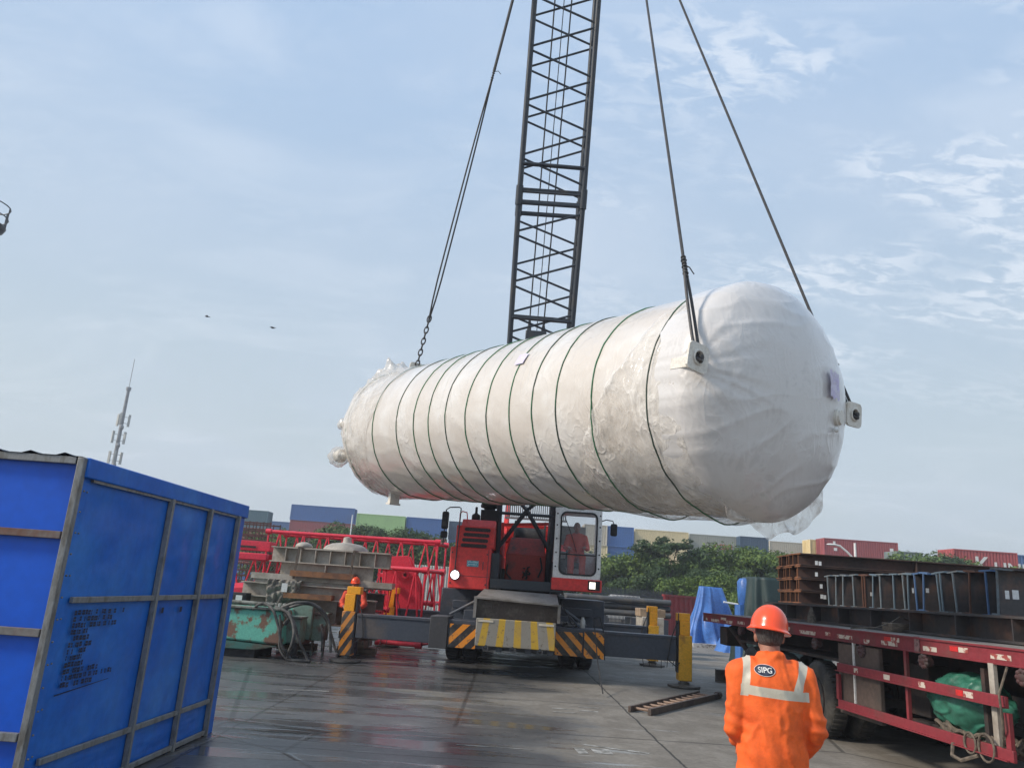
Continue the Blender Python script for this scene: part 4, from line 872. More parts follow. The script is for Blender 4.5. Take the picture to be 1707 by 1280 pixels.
card(428, 975, 20.2, .09, .2, 'small white label stuck on the low tapered red box')
# bright debris: round flange drums seen between girders
for k, (u, v) in enumerate(((512, 966), (566, 969))):
    p = at(u, v, 20.2); single(MB().tube(p-V((.17, 0, 0)), p+V((.17, 0, 0)), .09, 14), 'red_roller', REDL, ['left red roller showing between the upper and lower grey girders', 'right red roller showing between the upper and lower grey girders'][k], 'roller')
# rusty cage stack behind the shed
p = at(430, 880, 27); root = thing('rusty_cage_stack', 'tall stack of dark rusty steel cages behind the blue shed', 'cage stack', (p.x-1.2, 27.5, 0))
RC = mat('cage_rust', (.10, .035, .03), (.05, .025, .022), 4); zt = at(430, 868, 27).z
for L_ in range(5):
    z0 = zt/5*L_; m = MB()
    for k in range(13):
        x = p.x-2.4+k*.24
        for y in (26.8, 28): m.bar((x, y, z0), (x, y, z0+zt/5-.03), .03, .03)
    for y in (26.8, 28):
        for z in (.02, .2, .38, zt/5-.08): m.bar((p.x-2.4, y, z0+z), (p.x+.5, y, z0+z), .05, .05)
    m.build('cage', RC, root)
# ------------------------------------------------------------------ teal machine with hoses
root = thing('teal_machine', 'rusty teal machine with thick black hoses arching over it, beside the blue shed', 'machine', (-4.9, 18.2, 0))
a0, a1 = at(368, 1025, 17.2), at(474, 1032, 17.2)
m = MB(); m.add([V((a0.x-.3, 17.0, .36)), V((a1.x+.06, 17.0, .28)), V((a1.x, 17.05, .98)), V((a0.x-.3, 17.05, .98)), V((a0.x-.3, 18.6, .32)), V((a1.x+.1, 18.6, .3)), V((a1.x, 18.5, 1.0)), V((a0.x-.3, 18.5, 1.0))], [(0, 1, 2, 3), (4, 7, 6, 5), (0, 3, 7, 4), (1, 5, 6, 2), (3, 2, 6, 7), (0, 4, 5, 1)]); m.build('hull', TEAL, root, bevel=.05)
m = MB(); m.add([V((a0.x-.3, 17.0, .16)), V((a1.x-.5, 17.0, .16)), V((a1.x+.06, 17.0, .27)), V((a0.x-.3, 17.0, .35)), V((a0.x-.3, 18.6, .16)), V((a1.x-.5, 18.6, .16)), V((a1.x+.06, 18.6, .27)), V((a0.x-.3, 18.6, .35))], [(0, 1, 2, 3), (4, 7, 6, 5), (0, 3, 7, 4), (1, 5, 6, 2), (0, 4, 5, 1)]); m.build('base', mat('teal_base', (.04, .14, .12), (.08, .07, .05), 3), root, bevel=.02)
m = MB(); m.bb(a0.x-.3, a1.x-.5, 17.1, 18.4, 0, .17); m.build('skid', BLACK, root)
m = MB(); m.bb(a0.x-.3, a1.x+.02, 16.98, 17.1, .98, 1.03); m.tube((a0.x-.3, 17.2, 1.10), (a1.x-.25, 17.2, 1.08), .045, 8); m.build('top_rim', mat('rim_grey', (.22, .23, .2), (.1, .1, .08), 5), root, bevel=.01)
m = MB()
for k in range(8): m.bb(a1.x-.78+.10*k, a1.x-.74+.10*k, 17.2, 17.35, 1.03, 1.12)
m.build('terminal_row', PALE, root)
b0, b1 = at(478, 1040, 17.6), at(506, 1040, 17.6); m = MB(); m.bb(b0.x, b1.x, 17.35, 17.9, .32, .82); m.bb(b0.x-.02, b1.x+.02, 17.32, 17.9, .82, .87); m.build('gearbox', TEALD, root, bevel=.02)
b0, b1 = at(500, 1040, 18.2), at(522, 1040, 18.2); m = MB(); m.bb(b0.x-.15, b1.x, 18.0, 18.5, .36, 1.12); m.build('control_box', TEALD, root, bevel=.02)
b0, b1 = at(522, 1040, 18.4), at(546, 1040, 18.4); m = MB(); m.bb(b0.x, b1.x, 18.2, 18.6, .34, .9); m.bb(b0.x-.02, b1.x+.05, 18.15, 18.62, .9, .95)
for xx in (b0.x+.03, b1.x-.04): m.bb(xx, xx+.04, 18.3, 18.4, .0, .34)
m.build('rear_cabinet', TEALD, root, bevel=.01)
b = at(492, 1060, 17.4); m = MB(); m.lathe([(.13, .0), (.15, .06), (.08, .1), (.08, .34)], Matrix.Translation((b.x, 17.4, 0)), 18); m.build('jack_foot', BLACK, root)
def hosep(pts, r=.028, y0=16.95):
    Pq = [at(u, v, y0+dy) for u, v, dy in pts]; out = []
    for i in range(len(Pq)-1):                        # Catmull-Rom
        p0, p1, p2, p3 = Pq[max(0, i-1)], Pq[i], Pq[i+1], Pq[min(len(Pq)-1, i+2)]
        for k in range(7): t = k/7; out.append(.5*((2*p1)+(p2-p0)*t+(2*p0-5*p1+4*p2-p3)*t*t+(3*p1-p0-3*p2+p3)*t**3))
    out.append(Pq[-1]); out = [V((p.x, p.y, max(p.z, r))) for p in out]; MB().path(out, r, 7).build('hose', mat('hose_grey', (.045, .045, .045), (.13, .125, .115), 6, .4, .65, .7), root, smooth='all')
hosep([(418, 1020, .2), (430, 1008, 0), (442, 1006, 0), (456, 1018, -.1), (464, 1045, -.1), (470, 1075, -.1), (482, 1095, 0), (500, 1106, 0), (516, 1108, 0)], .03)
hosep([(470, 1012, .1), (486, 1006, 0), (500, 1004, 0), (520, 1006, .1), (538, 1018, .2), (549, 1040, .3), (551, 1075, .3), (551, 1087, .3)], .032)
hosep([(474, 1016, .3), (490, 1010, .2), (510, 1006, .2), (528, 1012, .3), (542, 1030, .5), (550, 1050, .6), (558, 1078, .6), (561, 1086, .6)], .03)
hosep([(460, 1012, .1), (478, 1020, 0), (487, 1035, -.1), (490, 1055, -.2), (486, 1075, -.2), (480, 1090, 0), (478, 1112, 0)], .034)
hosep([(480, 1018, 0), (491, 1040, -.1), (497, 1065, -.1), (508, 1088, 0), (515, 1104, 0)], .03)
hosep([(466, 1024, 0), (468, 1050, 0), (466, 1080, 0), (484, 1104, 0), (512, 1110, 0)], .024)
hosep([(478, 1010, .2), (476, 1022, .1), (482, 1030, .1), (474, 1040, .1)], .045)
hosep([(535, 1040, .9), (538, 1060, .9), (537, 1085, .9)], .035)

# ------------------------------------------------------------------ trailer
TX = lambda y: 5.55 - .059*y
tr = thing('flatbed_trailer', 'dark red worn flatbed trailer with reflective tape along its side rail', 'trailer', (TX(11), 11, 0)); TY0, TY1 = 3.2, 17.4
def tb(x0, x1, y0, y1, z0, z1, m, mb=None):            # box following the trailer's line
    mb = mb or MB(); p, q = V((TX(y0)+(x0+x1)/2, y0, (z0+z1)/2)), V((TX(y1)+(x0+x1)/2, y1, (z0+z1)/2)); mb.bar(p, q, x1-x0, z1-z0); return mb
tb(.0, .06, TY0, TY1, 1.37, 1.535, TRED).build('side_rail', TRED, tr, bevel=.008)
m = tb(-.02, 0, TY0, TY1, 1.52, 1.54, TRED); tb(-.02, 0, TY0, TY1, 1.365, 1.38, TRED, m); m.build('rail_lip', TRED, tr)
m = MB(); rt = random.Random(9)
for k in range(18): tb(.06+k*.132, .06+k*.132+.126, TY0, TY1-rt.random()*.05, 1.50, 1.53+rt.random()*.008, DECK, m)
m.build('deck', DECK, tr)
m = tb(.75, .9, TY0, TY1-.3, 1.0, 1.46, UNDER); tb(1.55, 1.7, TY0, TY1-.3, 1.0, 1.46, UNDER, m); tb(2.4, 2.46, TY0, TY1, 1.36, 1.535, UNDER, m)
for k in range(15):
    y = TY0+.5+k*.95; m.bar((TX(y)+.06, y, 1.42), (TX(y)+2.4, y, 1.42), .08, .12)
m.build('frame', UNDER, tr)
m = MB(); m.bar((TX(TY1), TY1+.03, 1.45), (TX(TY1)+2.4, TY1+.03, 1.45), .06, .17, up=(0, 0, 1)); m.build('end_rail', TRED, tr)
# reflective tape
for k, (y, L_, z, red) in enumerate([(7.9, .30, 1.44, 0), (8.55, .16, 1.46, 0), (8.72, .14, 1.462, 1), (9.1, .26, 1.425, 0), (9.85, .18, 1.478, 0), (10.03, .16, 1.478, 1), (9.9, .36, 1.425, 0), (10.55, .14, 1.41, 0), (11.0, .42, 1.43, 0), (11.6, .18, 1.44, 0), (12.1, .55, 1.42, 0), (13.0, .35, 1.44, 0), (13.6, .4, 1.42, 0), (15.0, .35, 1.43, 0), (15.6, .4, 1.415, 0), (16.0, .3, 1.46, 0), (16.4, .5, 1.41, 0), (17.1, .15, 1.42, 0), (7.2, .3, 1.43, 0), (6.4, .3, 1.43, 1)]):
    tb(-.004, -.001, y, y+L_, z-.026, z+.026, REFW).build('reflective_tape', REFR if red else REFW, tr)
# rail hooks / ratchets
def ratchet(y, z=1.30, s=1.0):
    x = TX(y); m = MB()
    m.bb(x+.02, x+.06, y-.05*s, y+.05*s, z, z+.08); m.lathe([(.055*s, -.06), (.055*s, .06)], frame((x+.02, y, z-.02), (0, 0, 1), (1, 0, 0), (0, 1, 0)), 14)
    for k in range(9):
        a = 2*PI*k/9; m.ell((x-.01, y+.075*s*math.cos(a), z-.02+.06*s*math.sin(a)), (.03, .028, .028), 7, 5)
    m.build('ratchet', mat('ratchet_rust', (.08, .035, .035), (.07, .05, .045), 8), tr)
for y in (7.75, 9.35, 10.75, 12.1, 13.4, 15.2): ratchet(y)
m = tb(-.012, -.004, 9.42, 9.52, 1.36, 1.55, UNDER); m.build('stake_pocket', mat('pocket_worn', (.25, .14, .14), (.09, .05, .05), 20), tr)
# side guard
GY0, GY1 = 7.95, 11.33
for z0, z1 in ((.97, 1.08), (.49, .60)):
    tb(-.07, -.03, GY0 if z0 > .8 else GY0-.05, GY1, z0, z1, TRED).build('guard_rail', TRED, tr, bevel=.006)
    m = tb(-.10, -.07, GY0, GY1, z0, z0+.012, TRED); m.build('guard_lip', TRED, tr)
for y in (GY0, GY1): tb(-.07, -.03, y-.035, y+.035, .60, .93, TRED).build('guard_post', TRED, tr)
for y, w_, m_ in ((10.95, .03, WHITE), (9.7, .05, TRED), (8.15, .08, CONC)): tb(-.02, .02, y, y+w_, .55, 1.37, m_).build('guard_strut', m_, tr)
for y, L_, red in ((10.75, .1, 0), (9.98, .14, 0), (9.25, .13, 0), (8.42, .15, 0), (8.58, .12, 1)): tb(-.074, -.071, y, y+L_, .995, 1.055, REFW).build('reflective_tape', REFR if red else REFW, tr)
# wheels
for ax, y in enumerate((12.05, 13.35, 14.65)):
    for x in (-.06, .36, 1.75, 2.17):
        T = frame((TX(y)+x, y, .52), (0, 1, 0), (0, 0, 1), (1, 0, 0)); m = MB(); m.lathe([(.30, .02), (.44, 0), (.50, .03), (.52, .07), (.52, .23), (.50, .27), (.44, .30), (.30, .28)], T, 40)
        for k in range(44):
            a = 2*PI*k/44; m.bar(T @ V((.522*math.cos(a), .522*math.sin(a), .06)), T @ V((.522*math.cos(a), .522*math.sin(a), .24)), .04, .014)
        wh = m.build('tyre', TYREW, tr); m = MB(); m.lathe([(.05, -.01), (.10, -.02), (.11, .05), (.25, .07), (.30, .0), (.31, .28), (.1, .25)], T, 28); m.build('rim', UNDER, wh)
    m = MB(); m.bar((TX(y), y, .52), (TX(y)+2.4, y, .52), .12, .12); m.build('axle', UNDER, tr)
m = tb(.02, .9, 11.45, 15.3, 1.08, 1.12, UNDER); m.build('mudguard', UNDER, tr)
m = tb(.0, .06, 10.35, 11.42, .42, 1.34, FLAP); m.build('side_flap', FLAP, tr, bevel=.01)
m = tb(.35, .9, 9.9, 10.3, .6, 1.2, UNDER); m.build('tool_box', UNDER, tr, bevel=.01)
m = tb(.3, .42, 8.0, 10.2, .46, .56, UNDER); tb(.3, 1.4, 7.9, 10.2, .45, .47, UNDER, m); tb(.05, .10, 8.4, 8.46, .5, 1.3, UNDER, m); m.build('cargo_tray', UNDER, tr)
m = MB(); m.bar((TX(16)+.6, 15.6, 1.1), (TX(16)+.4, 16.9, 1.3), .08, .2); m.tube((TX(16)+.15, 16.2, 1.3), (TX(15.5)+.2, 15.3, .9), .05, 8); m.bb(TX(16.5)+.1, TX(16.5)+.5, 16.2, 16.7, .95, 1.3); m.build('rear_bracket', UNDER, tr, bevel=.01)
def lump(c, r, seed, amp, sc, n=48, mm=36):
    m = MB(); m.ell((0, 0, 0), r, n, mm); out = []
    for p in m.v:
        q = V((p.x*sc+seed, p.y*sc, p.z*sc)); rd = 1-abs(noise.noise(q + .6*noise.noise_vector(q*.7)))*2.4; r2__ = max(0, 1-abs(noise.noise(V((q.x*1.2, q.y*1.1, q.z*2.6))+.9*noise.noise_vector(q*.8)))*4)**2; rd = rd*.7+r2__*.55
        out.append(V(c) + p*(1+amp*rd+.6*amp*noise.noise(q*.5)))
    m.v = out; return m
y = 9.05; o = lump((TX(y)+.32, y, .90), (.27, .60, .30), 2, .16, 3.9, 110, 80).build('green_tarp_bundle', GTARP, None, smooth='all', loc=(TX(y)+.3, y, .56)); tag(o, 'bundled green tarpaulin stuffed into the side rack of the trailer', 'tarpaulin')
root = thing('rope_heap', 'heap of brown ropes lying under the green tarpaulin in the trailer rack', 'ropes', (TX(8.6)+.25, 8.7, .47)); rs = random.Random(4); m = MB()
for k in range(12):
    cy = rs.uniform(8.2, 9.3); cz = .53+.015*k % .1; R_ = rs.uniform(.12, .3); ph = rs.random()*6
    m.path([(TX(cy)+.22+.15*math.cos(t*PI/10+ph)*1.0, cy+R_*math.sin(t*PI/10+ph), cz+.05*math.sin(t*.7+k)) for t in range(20)], .022, 6, closed=True)
m.build('coil', ROPEB, root)
m = MB()
for c, rr_ in ((8.25, .13), (8.5, .1)): m.path([(TX(c)-.09, c+rr_*math.cos(t*PI/8), .56+rr_*math.sin(t*PI/8)) for t in range(16)], .012, 6, closed=True)
m.path([(TX(7.9)-.05, 7.9, 1.36), (TX(7.95)-.12, 7.95, 1.1), (TX(7.95)-.12, 7.93, .8), (TX(8.0)-.06, 8.05, .6)], .012, 6)
m.path([(TX(8.8)-.08, 8.8, .5), (TX(8.7)-.16, 8.7, .40), (TX(8.55)-.16, 8.55, .38), (TX(8.4)-.08, 8.4, .46)], .02, 6)
m.build('loose_end', ROPEB, root)
y = 11.6; root = thing('wood_chock', 'small wooden block with a loop of wire on the trailer deck', 'block', (TX(y)+.9, y, 1.54)); 
MB().box((TX(y)+1.0, y, 1.60), (.42, .22, .12), .2).build('block', WOOD, root, bevel=.01); MB().path([(TX(y)+.2, y-.2, 1.55), (TX(y)+.6, y-.1, 1.58), (TX(y)+.85, y-.05, 1.66), (TX(y)+1.0, y-.05, 1.76), (TX(y)+1.15, y, 1.70), (TX(y)+1.2, y, 1.6)], .01, 5).build('wire_loop', ROPEB, root)
y = 14.2; single(MB().lathe([(.09, 0), (.07, .1), (.02, .26)], Matrix.Translation((TX(y)+.9, y, 1.54)), 8), 'rope_tuft', ROPEB, 'small brown upright tuft standing on the trailer deck', 'tuft')

# ------------------------------------------------------------------ girder stacks right
for k, (x, z0, H) in enumerate(((6.25, 1.545, .31), (7.5, 1.545, .31), (9.4, .0, .92), (9.4, .93, .92))):
    m = ibeam_mb((x-.45 if k < 2 else x+.3, 16.6 if k < 2 else 19.5, z0+H/2), (x+.13, 5.0, z0+H/2), H, .42, .03, .02, stiff=10)
    single(m, 'support_girder', DKGIRD, ['long dark girder lying along the trailer deck, the one nearer the tape-marked side rail', 'long dark girder lying along the far edge of the trailer deck', 'dark brown girder on the ground under the girder stack beyond the trailer, lower one', 'dark brown girder under the girder stack beyond the trailer, upper one'][k], 'girder')
rg = random.Random(11); ends = [(1380, 0), (1393, 0), (1404, 0), (1424, 0), (1435, 3), (1443, 3), (1456, 1), (1467, 0), (1489, 1), (1503, 0), (1514, 1), (1524, 2), (1536, 2), (1561, 1), (1571, 1), (1593, 0), (1618, 3), (1642, 2), (1664, 0)]
for k, (u, c) in enumerate(ends):
    Y_ = 17.0 - 6.1*((u-1380)/284.0)**.86; p = at(u, 985, Y_); x = p.x + rg.uniform(-.03, .03); Hh = .63+.0*k; zz = 1.86+Hh/2+rg.uniform(-.008, .008)
    lean = rg.uniform(-.10, .09)
    root = thing('stacked_girder', f'dark steel girder with {["blue-grey", "blue", "bright blue", "rusty"][c]} end edges, {"leftmost" if k == 0 else "rightmost" if k == len(ends)-1 else ORD[k]+" from the left"} in the staggered row', 'girder', (x, Y_, 1.86), group='dark girders laid side by side on the supports')
    ln = 11 + rg.uniform(0, 1); ibeam_mb((x+.02, Y_, zz), (x+ln, Y_-.02*ln*0, zz), Hh, .26, .018, .012, up=(0, lean, 1)).build('body', DKGIRD, root)
    mm = (BLED, BLED2, mat('bright_blue_edge', (.07, .14, .28), (.12, .16, .24), 6, .5, .7), RUST)[c]
    m = MB(); up = V((0, lean, 1)); ce = V((x, Y_, zz)); m.bar(ce, ce+V((.02, 0, 0)), .028, Hh-.03, up=up); m.bar(ce+up*(Hh/2-.006), ce+up*(Hh/2-.006)+V((.16, 0, 0)), .28, .024, up=up); m.bar(ce-up*(Hh/2-.006), ce-up*(Hh/2-.006)+V((.10, 0, 0)), .28, .024, up=up); m.build('painted_end', mm, root)
for (u, v, y, w_, h, lab) in ((1693, 991, 10.62, .085, .12, 'white paper tag, the larger of two on the frontmost dark girder'), (1679, 991, 10.62, .055, .11, 'white paper tag, the narrower of two on the frontmost dark girder'), (1546, 984, 13.0, .05, .07, 'torn white tag on the dark girder in the middle of the row'), (1453, 990, 15.2, .05, .07, 'small white tag low on a dark girder near the left of the row'), (1522, 984, 13.35, .03, .08, 'small white tag beside the bright blue girder ends')):
    p = at(u, v, y); tag(MB().box(p, (w_, .004, h)).build('paper_tag', PAPER, None, loc=tuple(p)), lab, 'paper tag')
# rusty H-beam bundle: four layers
ly = [(1.88, .27), (2.155, .27), (2.43, .27), (2.705, .275)]
for L_, (z0, H) in enumerate(ly):
    for k in range(6):
        y = 17.75+k*.315; x = 6.75+rg.uniform(-.03, .06)+.02*k; root = thing('rusty_girder', f'rusty brown H-beam, {["lowest", "second", "third", "top"][L_]} layer of the rusty bundle, {"frontmost" if k == 0 else ORD[k]+" row from the front"}', 'H-beam', (x, y, z0), group='rusty H-beams in the tall bundle')
        m = ibeam_mb((x+.012, y, z0+H/2), (x+10.5, y, z0+H/2), H-.01, .30, .022, .014, stiff=3 if k == 0 and L_ == 3 else 0); m.build('body', mat('brown_steel', (.085, .045, .034), (.055, .036, .030), 1.2, .4, .65, .85), root)
        ibeam_mb((x, y, z0+H/2), (x+.012, y, z0+H/2), H-.005, .305, .026, .018).build('cut_end', RUST2, root)
for (u, v, lab) in ((1361, 938, 'white tag on the top rusty beam, left one'), (1367, 939, 'white tag on the top rusty beam, right one'), (1361, 957, 'white tag on the second rusty beam from the top'), (1369, 977, 'white tag on the third rusty beam from the top'), (1370, 994, 'white tag on the lowest rusty beam, left one'), (1375, 995, 'white tag on the lowest rusty beam, right one')):
    p = at(u, v, 17.57); tag(MB().box(p, (.06, .006, .09)).build('paper_tag', PAPER, None, loc=tuple(p)), lab, 'paper tag')
m = MB()
# ------------------------------------------------------------------ tarpaulin heaps, panel, pipes, timber
def drape(name, base, top, label, mat_, seed, folds=9, amp=.10, closed_top=True, n=120, rows=26):
    """cloth over a load: base and top are (cx, cy, rx, ry, z) super-ellipses"""
    m = MB()
    for j in range(rows+1):
        t = j/rows; k = t**.8
        for i in range(n):
            a = 2*PI*i/n; c, s_ = math.cos(a), math.sin(a); e = .55
            sc_ = lambda v: abs(v)**e*(1 if v >= 0 else -1)
            cx = base[0]+(top[0]-base[0])*k; cy = base[1]+(top[1]-base[1])*k; rx = base[2]+(top[2]-base[2])*k; ry = base[3]+(top[3]-base[3])*k
            w_ = 1+amp*(1-t*.8)*(math.sin(a*folds+seed+2.5*noise.noise(V((t*1.5, seed, c)))) * .6 + 1.4*noise.noise(V((c*2.5+seed, s_*2.5, t*1.6))))
            m.v.append(V((cx+sc_(c)*rx*w_, cy+sc_(s_)*ry*w_, base[4]+(top[4]-base[4])*t)))
    for j in range(rows):
        for i in range(n): m.f.append([j*n+i, j*n+(i+1) % n, (j+1)*n+(i+1) % n, (j+1)*n+i]); m.mi.append(0)
    m.f.append([rows*n+i for i in range(n)]); m.mi.append(0)
    o = m.build(name, mat_, None, smooth='all', loc=(base[0], base[1], base[4])); return tag(o, label, 'tarpaulin')
# twin-peaked blue tarp
y = 33; xl, xr = at(1150, 1060, y).x, at(1232, 1060, y).x; zt = at(1190, 978, y).z
root = thing('blue_tarp_load', 'blue tarpaulin draped over a twin-peaked load beyond the trailer end', 'covered load', ((xl+xr)/2, y, 0)); 
for (ua, ub, ta, tb_, sd_) in ((1147, 1200, 1168, 1188, 1), (1176, 1252, 1192, 1214, 5)):
    b0, b1, t0, t1 = at(ua, 1060, y).x, at(ub, 1060, y).x, at(ta, 980, y).x, at(tb_, 980, y).x
    o = drape('tarp', ((b0+b1)/2, y+.2*sd_, (b1-b0)/2, .8, .12), ((t0+t1)/2, y+.2*sd_, (t1-t0)/2, .22, zt), None, BTARP, sd_, 9, .27); o.parent = root; o.matrix_parent_inverse = WM[root.name].inverted()
    for k_ in ('category',): 
        if k_ in o: del o[k_]
m = MB(); m.bb(xl-.1, xr+.15, y-1, y+1.4, 0, .14); m.build('pallet', mat('pallet_white', (.45, .44, .42), (.15, .13, .12), 6, .45, .6), root)
m = MB()
for (u0, v0, u1, v1) in ((1206, 1003, 1236, 1008), (1232, 1008, 1232, 1030), (1236, 1012, 1262, 1016)): m.tube(at(u0, v0, y-1.2), at(u1, v1, y-1.2), .035, 6)
m.build('white_frame', WHITE, root)
y = 30; p = at(1220, 1020, y); o = drape('low_blue_tarp', (p.x+.4, y+.5, .75, .8, 0), (p.x+.5, y+.5, .5, .5, 1.25), 'low blue tarpaulin heap between the twin-peaked load and the green tarp', BTARP, 3, 8, .12)
y = 25; p = at(1243, 1012, y); m = MB(); a, b = at(1231, 990, y), at(1258, 990, y); zt, zb = at(1245, 963, y).z, at(1245, 1011, y).z
m = MB(); T = Matrix.Translation(((a.x+b.x)/2+.1, y+.3, zb)); m.lathe([(.05, 0), (.20, .02), (.27, .14), (.29, .5), (.28, (zt-zb)-.12), (.22, (zt-zb)-.02), (.05, zt-zb)], T, 40)
m.v = [p_ + V((.03*noise.noise(V((p_.x*7, p_.y*7, p_.z*1.5))), .05*noise.noise(V((p_.x*6, p_.y*6, p_.z*2+4))), 0)) for p_ in m.v]; m.bb((a.x+b.x)/2-.2, (a.x+b.x)/2+.4, y+.02, y+.6, 0, zb+.05)
single(m, 'wrapped_roll', BTARP, 'upright roll wrapped in shiny blue plastic beside the dark green tarp', 'wrapped load')
y = 24; a, b = at(1252, 1000, y), at(1345, 1000, y); zt = at(1290, 962, y).z
drape('dark_green_tarp', ((a.x+b.x)/2+.5, y+1.2, (b.x-a.x)/2+.6, 1.1, 0), ((a.x+b.x)/2+.05, y+1.2, (b.x-a.x)/2*.8, .8, zt), 'dark green tarpaulin covering a tall load behind the orange helmet', GDARK, 2, 11, .16)
y = 40; a, b = at(1107, 990, y), at(1150, 995, y); zt = a.z; b2 = V((b.x+1.4, y+3, 0)); root = thing('red_steel_panel', 'dark red corrugated steel wall panel left of the blue tarpaulin', 'panel', (a.x, y, 0)); m = MB()
zb = at(1107, 1036, y).z; zb = 0
m.bar((a.x, y, zt/2), (b2.x, b2.y, zt/2), .05, zt, up=(0, 0, 1)); m.build('sheet', mat('maroon_paint', (.26, .025, .03), (.18, .03, .03), 1.5), root)
for k in range(9):
    q = V((a.x, y, 0)).lerp(V((b2.x, b2.y, 0)), k/8); MB().bb(q.x-.05, q.x+.05, q.y-.1, q.y-.03, 0, zt).build('rib', MATS['maroon_paint'], root)
for z in (.06, zt-.05): MB().bar((a.x-.05, y-.05, z), (b2.x, b2.y-.05, z), .16, .1).build('edge_rail', MATS['maroon_paint'], root)
# pipes on a rack
y = 27; a, b = at(1003, 992, y), at(1108, 1000, y); zz = a.z
k = 0
for r in range(3):
    for c in range(4):
        k += 1; z = zz-.10-r*.21; yy = y+c*.24+(r % 2)*.12
        single(MB().tube((a.x-1.2, yy, z), (b.x+.2, yy, z), .10, 14).tube((b.x+.2, yy, z), (b.x+.215, yy, z), .07, 12), 'steel_pipe', mat('pipe_grey', (.075, .08, .085), (.14, .12, .10), 4, .45, .7, .5), f'long dark pipe on the rack behind the right outrigger, {["top", "middle", "bottom"][r]} row, {"frontmost" if c == 0 else ORD[c]+" from the front"}', 'pipe', 'dark pipes racked behind the right outriggers')
for j, x in enumerate((a.x, (a.x+b.x)/2, b.x)): single(MB().bb(x-.1, x+.1, y-.2, y+1.1, 0, zz-.66).bb(x-.3, x+.3, y-.2, y+1.1, 0, .08), 'pipe_support', STEEL, ['left support under the dark pipes', 'middle support under the dark pipes', 'right support under the dark pipes'][j], 'support')
y = 25; a, b = at(1066, 1020, y), at(1108, 1024, y)
for j in range(3): single(MB().bar((a.x, y+j*.32, a.z-.0), (b.x, y+j*.32, a.z), .28, .24), 'timber', mat('light_timber', (.36, .26, .17), (.22, .16, .11), 4, .4, .6, .85), ['front light brown timber beside the rear right outrigger post', 'middle light brown timber beside the rear right outrigger post', 'rear light brown timber beside the rear right outrigger post'][j], 'timber', bevel=.01)
for j, x in enumerate((a.x+.2, b.x-.2)): single(MB().bb(x-.15, x+.15, y-.2, y+.9, 0, a.z-.121), 'concrete_block', CONC, ['left concrete block carrying the light timbers', 'right concrete block carrying the light timbers'][j], 'block', bevel=.02)
p = at(1062, 1003, 25.6); m = MB(); rs = random.Random(8)
for k in range(9): m.path([p+V((rs.uniform(-.4, .4), rs.uniform(-.1, .1), rs.uniform(-.03, .06))) for _ in range(3)], .03, 5)
m.v = [V((q.x, q.y+1.5, max(q.z, zz+.0))) for q in m.v]; single(m, 'white_rag', PAPER, 'white scraps of plastic lying on top of the dark pipes', 'plastic scraps')
# steel channel on the ground, ladder
m = MB(); a, b = at(1196, 1099, 22), at(1242, 1103, 22); m.bar((4.9, 17.7, .14), (6.6, 17.6, .14), .02, .28); m.bar((4.9, 17.62, .27), (6.6, 17.52, .27), .12, .02); m.bar((4.9, 17.62, .01), (6.6, 17.52, .01), .12, .02)
m.v = [p_ + V((.28, 1.2, 0)) for p_ in m.v]; single(m, 'steel_channel', mat('worn_channel', (.14, .12, .10), (.08, .05, .04), 4), 'short steel channel lying on the ground beyond the trailer wheels', 'steel channel')
root = thing('ladder', 'short rusty steel ladder lying on the wet concrete right of the crane', 'ladder', (3.2, 14.4, 0)); A_, B_, C_, D_ = V((2.22, 13.08, .05)), V((4.05, 15.95, .05)), V((2.50, 12.88, .05)), V((4.35, 15.68, .05))
LM = mat('ladder_rust', (.12, .085, .065), (.07, .05, .042), 5)
MB().bar(A_, B_, .05, .09).build('side_rail', LM, root, bevel=.006); MB().bar(C_, D_, .06, .10).build('side_rail', LM, root, bevel=.006); MB().tube(D_+V((-.03, -.02, .01)), D_+V((.05, .09, .01)), .065, 12).build('end_cap', LM, root)
for k in range(11): t = (k+.6)/11.2; MB().tube(A_.lerp(B_, t), C_.lerp(D_, t), .022, 8).build('rung', mat('rung_rust', (.26, .17, .12), (.13, .08, .06), 6), root)
# ------------------------------------------------------------------ people
def loft(mb, rings, n=24):
    vs = []
    for z, cx, cy, rx, ry in rings: vs += [V((cx+rx*math.cos(2*PI*i/n), cy+ry*math.sin(2*PI*i/n), z)) for i in range(n)]
    k = len(rings); fs = [(j*n+i, j*n+(i+1) % n, (j+1)*n+(i+1) % n, (j+1)*n+i) for j in range(k-1) for i in range(n)] + [tuple(range(n))[::-1], tuple(range((k-1)*n, k*n))]
    mb.add(vs, fs)
def cap(mb, p, q, r1, r2, n=14):
    p, q = V(p), V(q); a = (q-p).normalized(); R = a.to_track_quat('Z', 'Y').to_matrix(); L = (q-p).length; pr_ = []
    for k in range(5): t = -PI/2+PI/2*k/5; pr_.append((max(.001, r1*math.cos(t)), r1*math.sin(t)))
    pr_ += [(r1, 0), (r1*.65+r2*.35, L*.35), (r2, L)]
    for k in range(1, 6): t = PI/2*k/5; pr_.append((max(.001, r2*math.cos(t)), L+r2*math.sin(t)))
    T = R.to_4x4(); T.translation = p; mb.lathe(pr_, T, n)
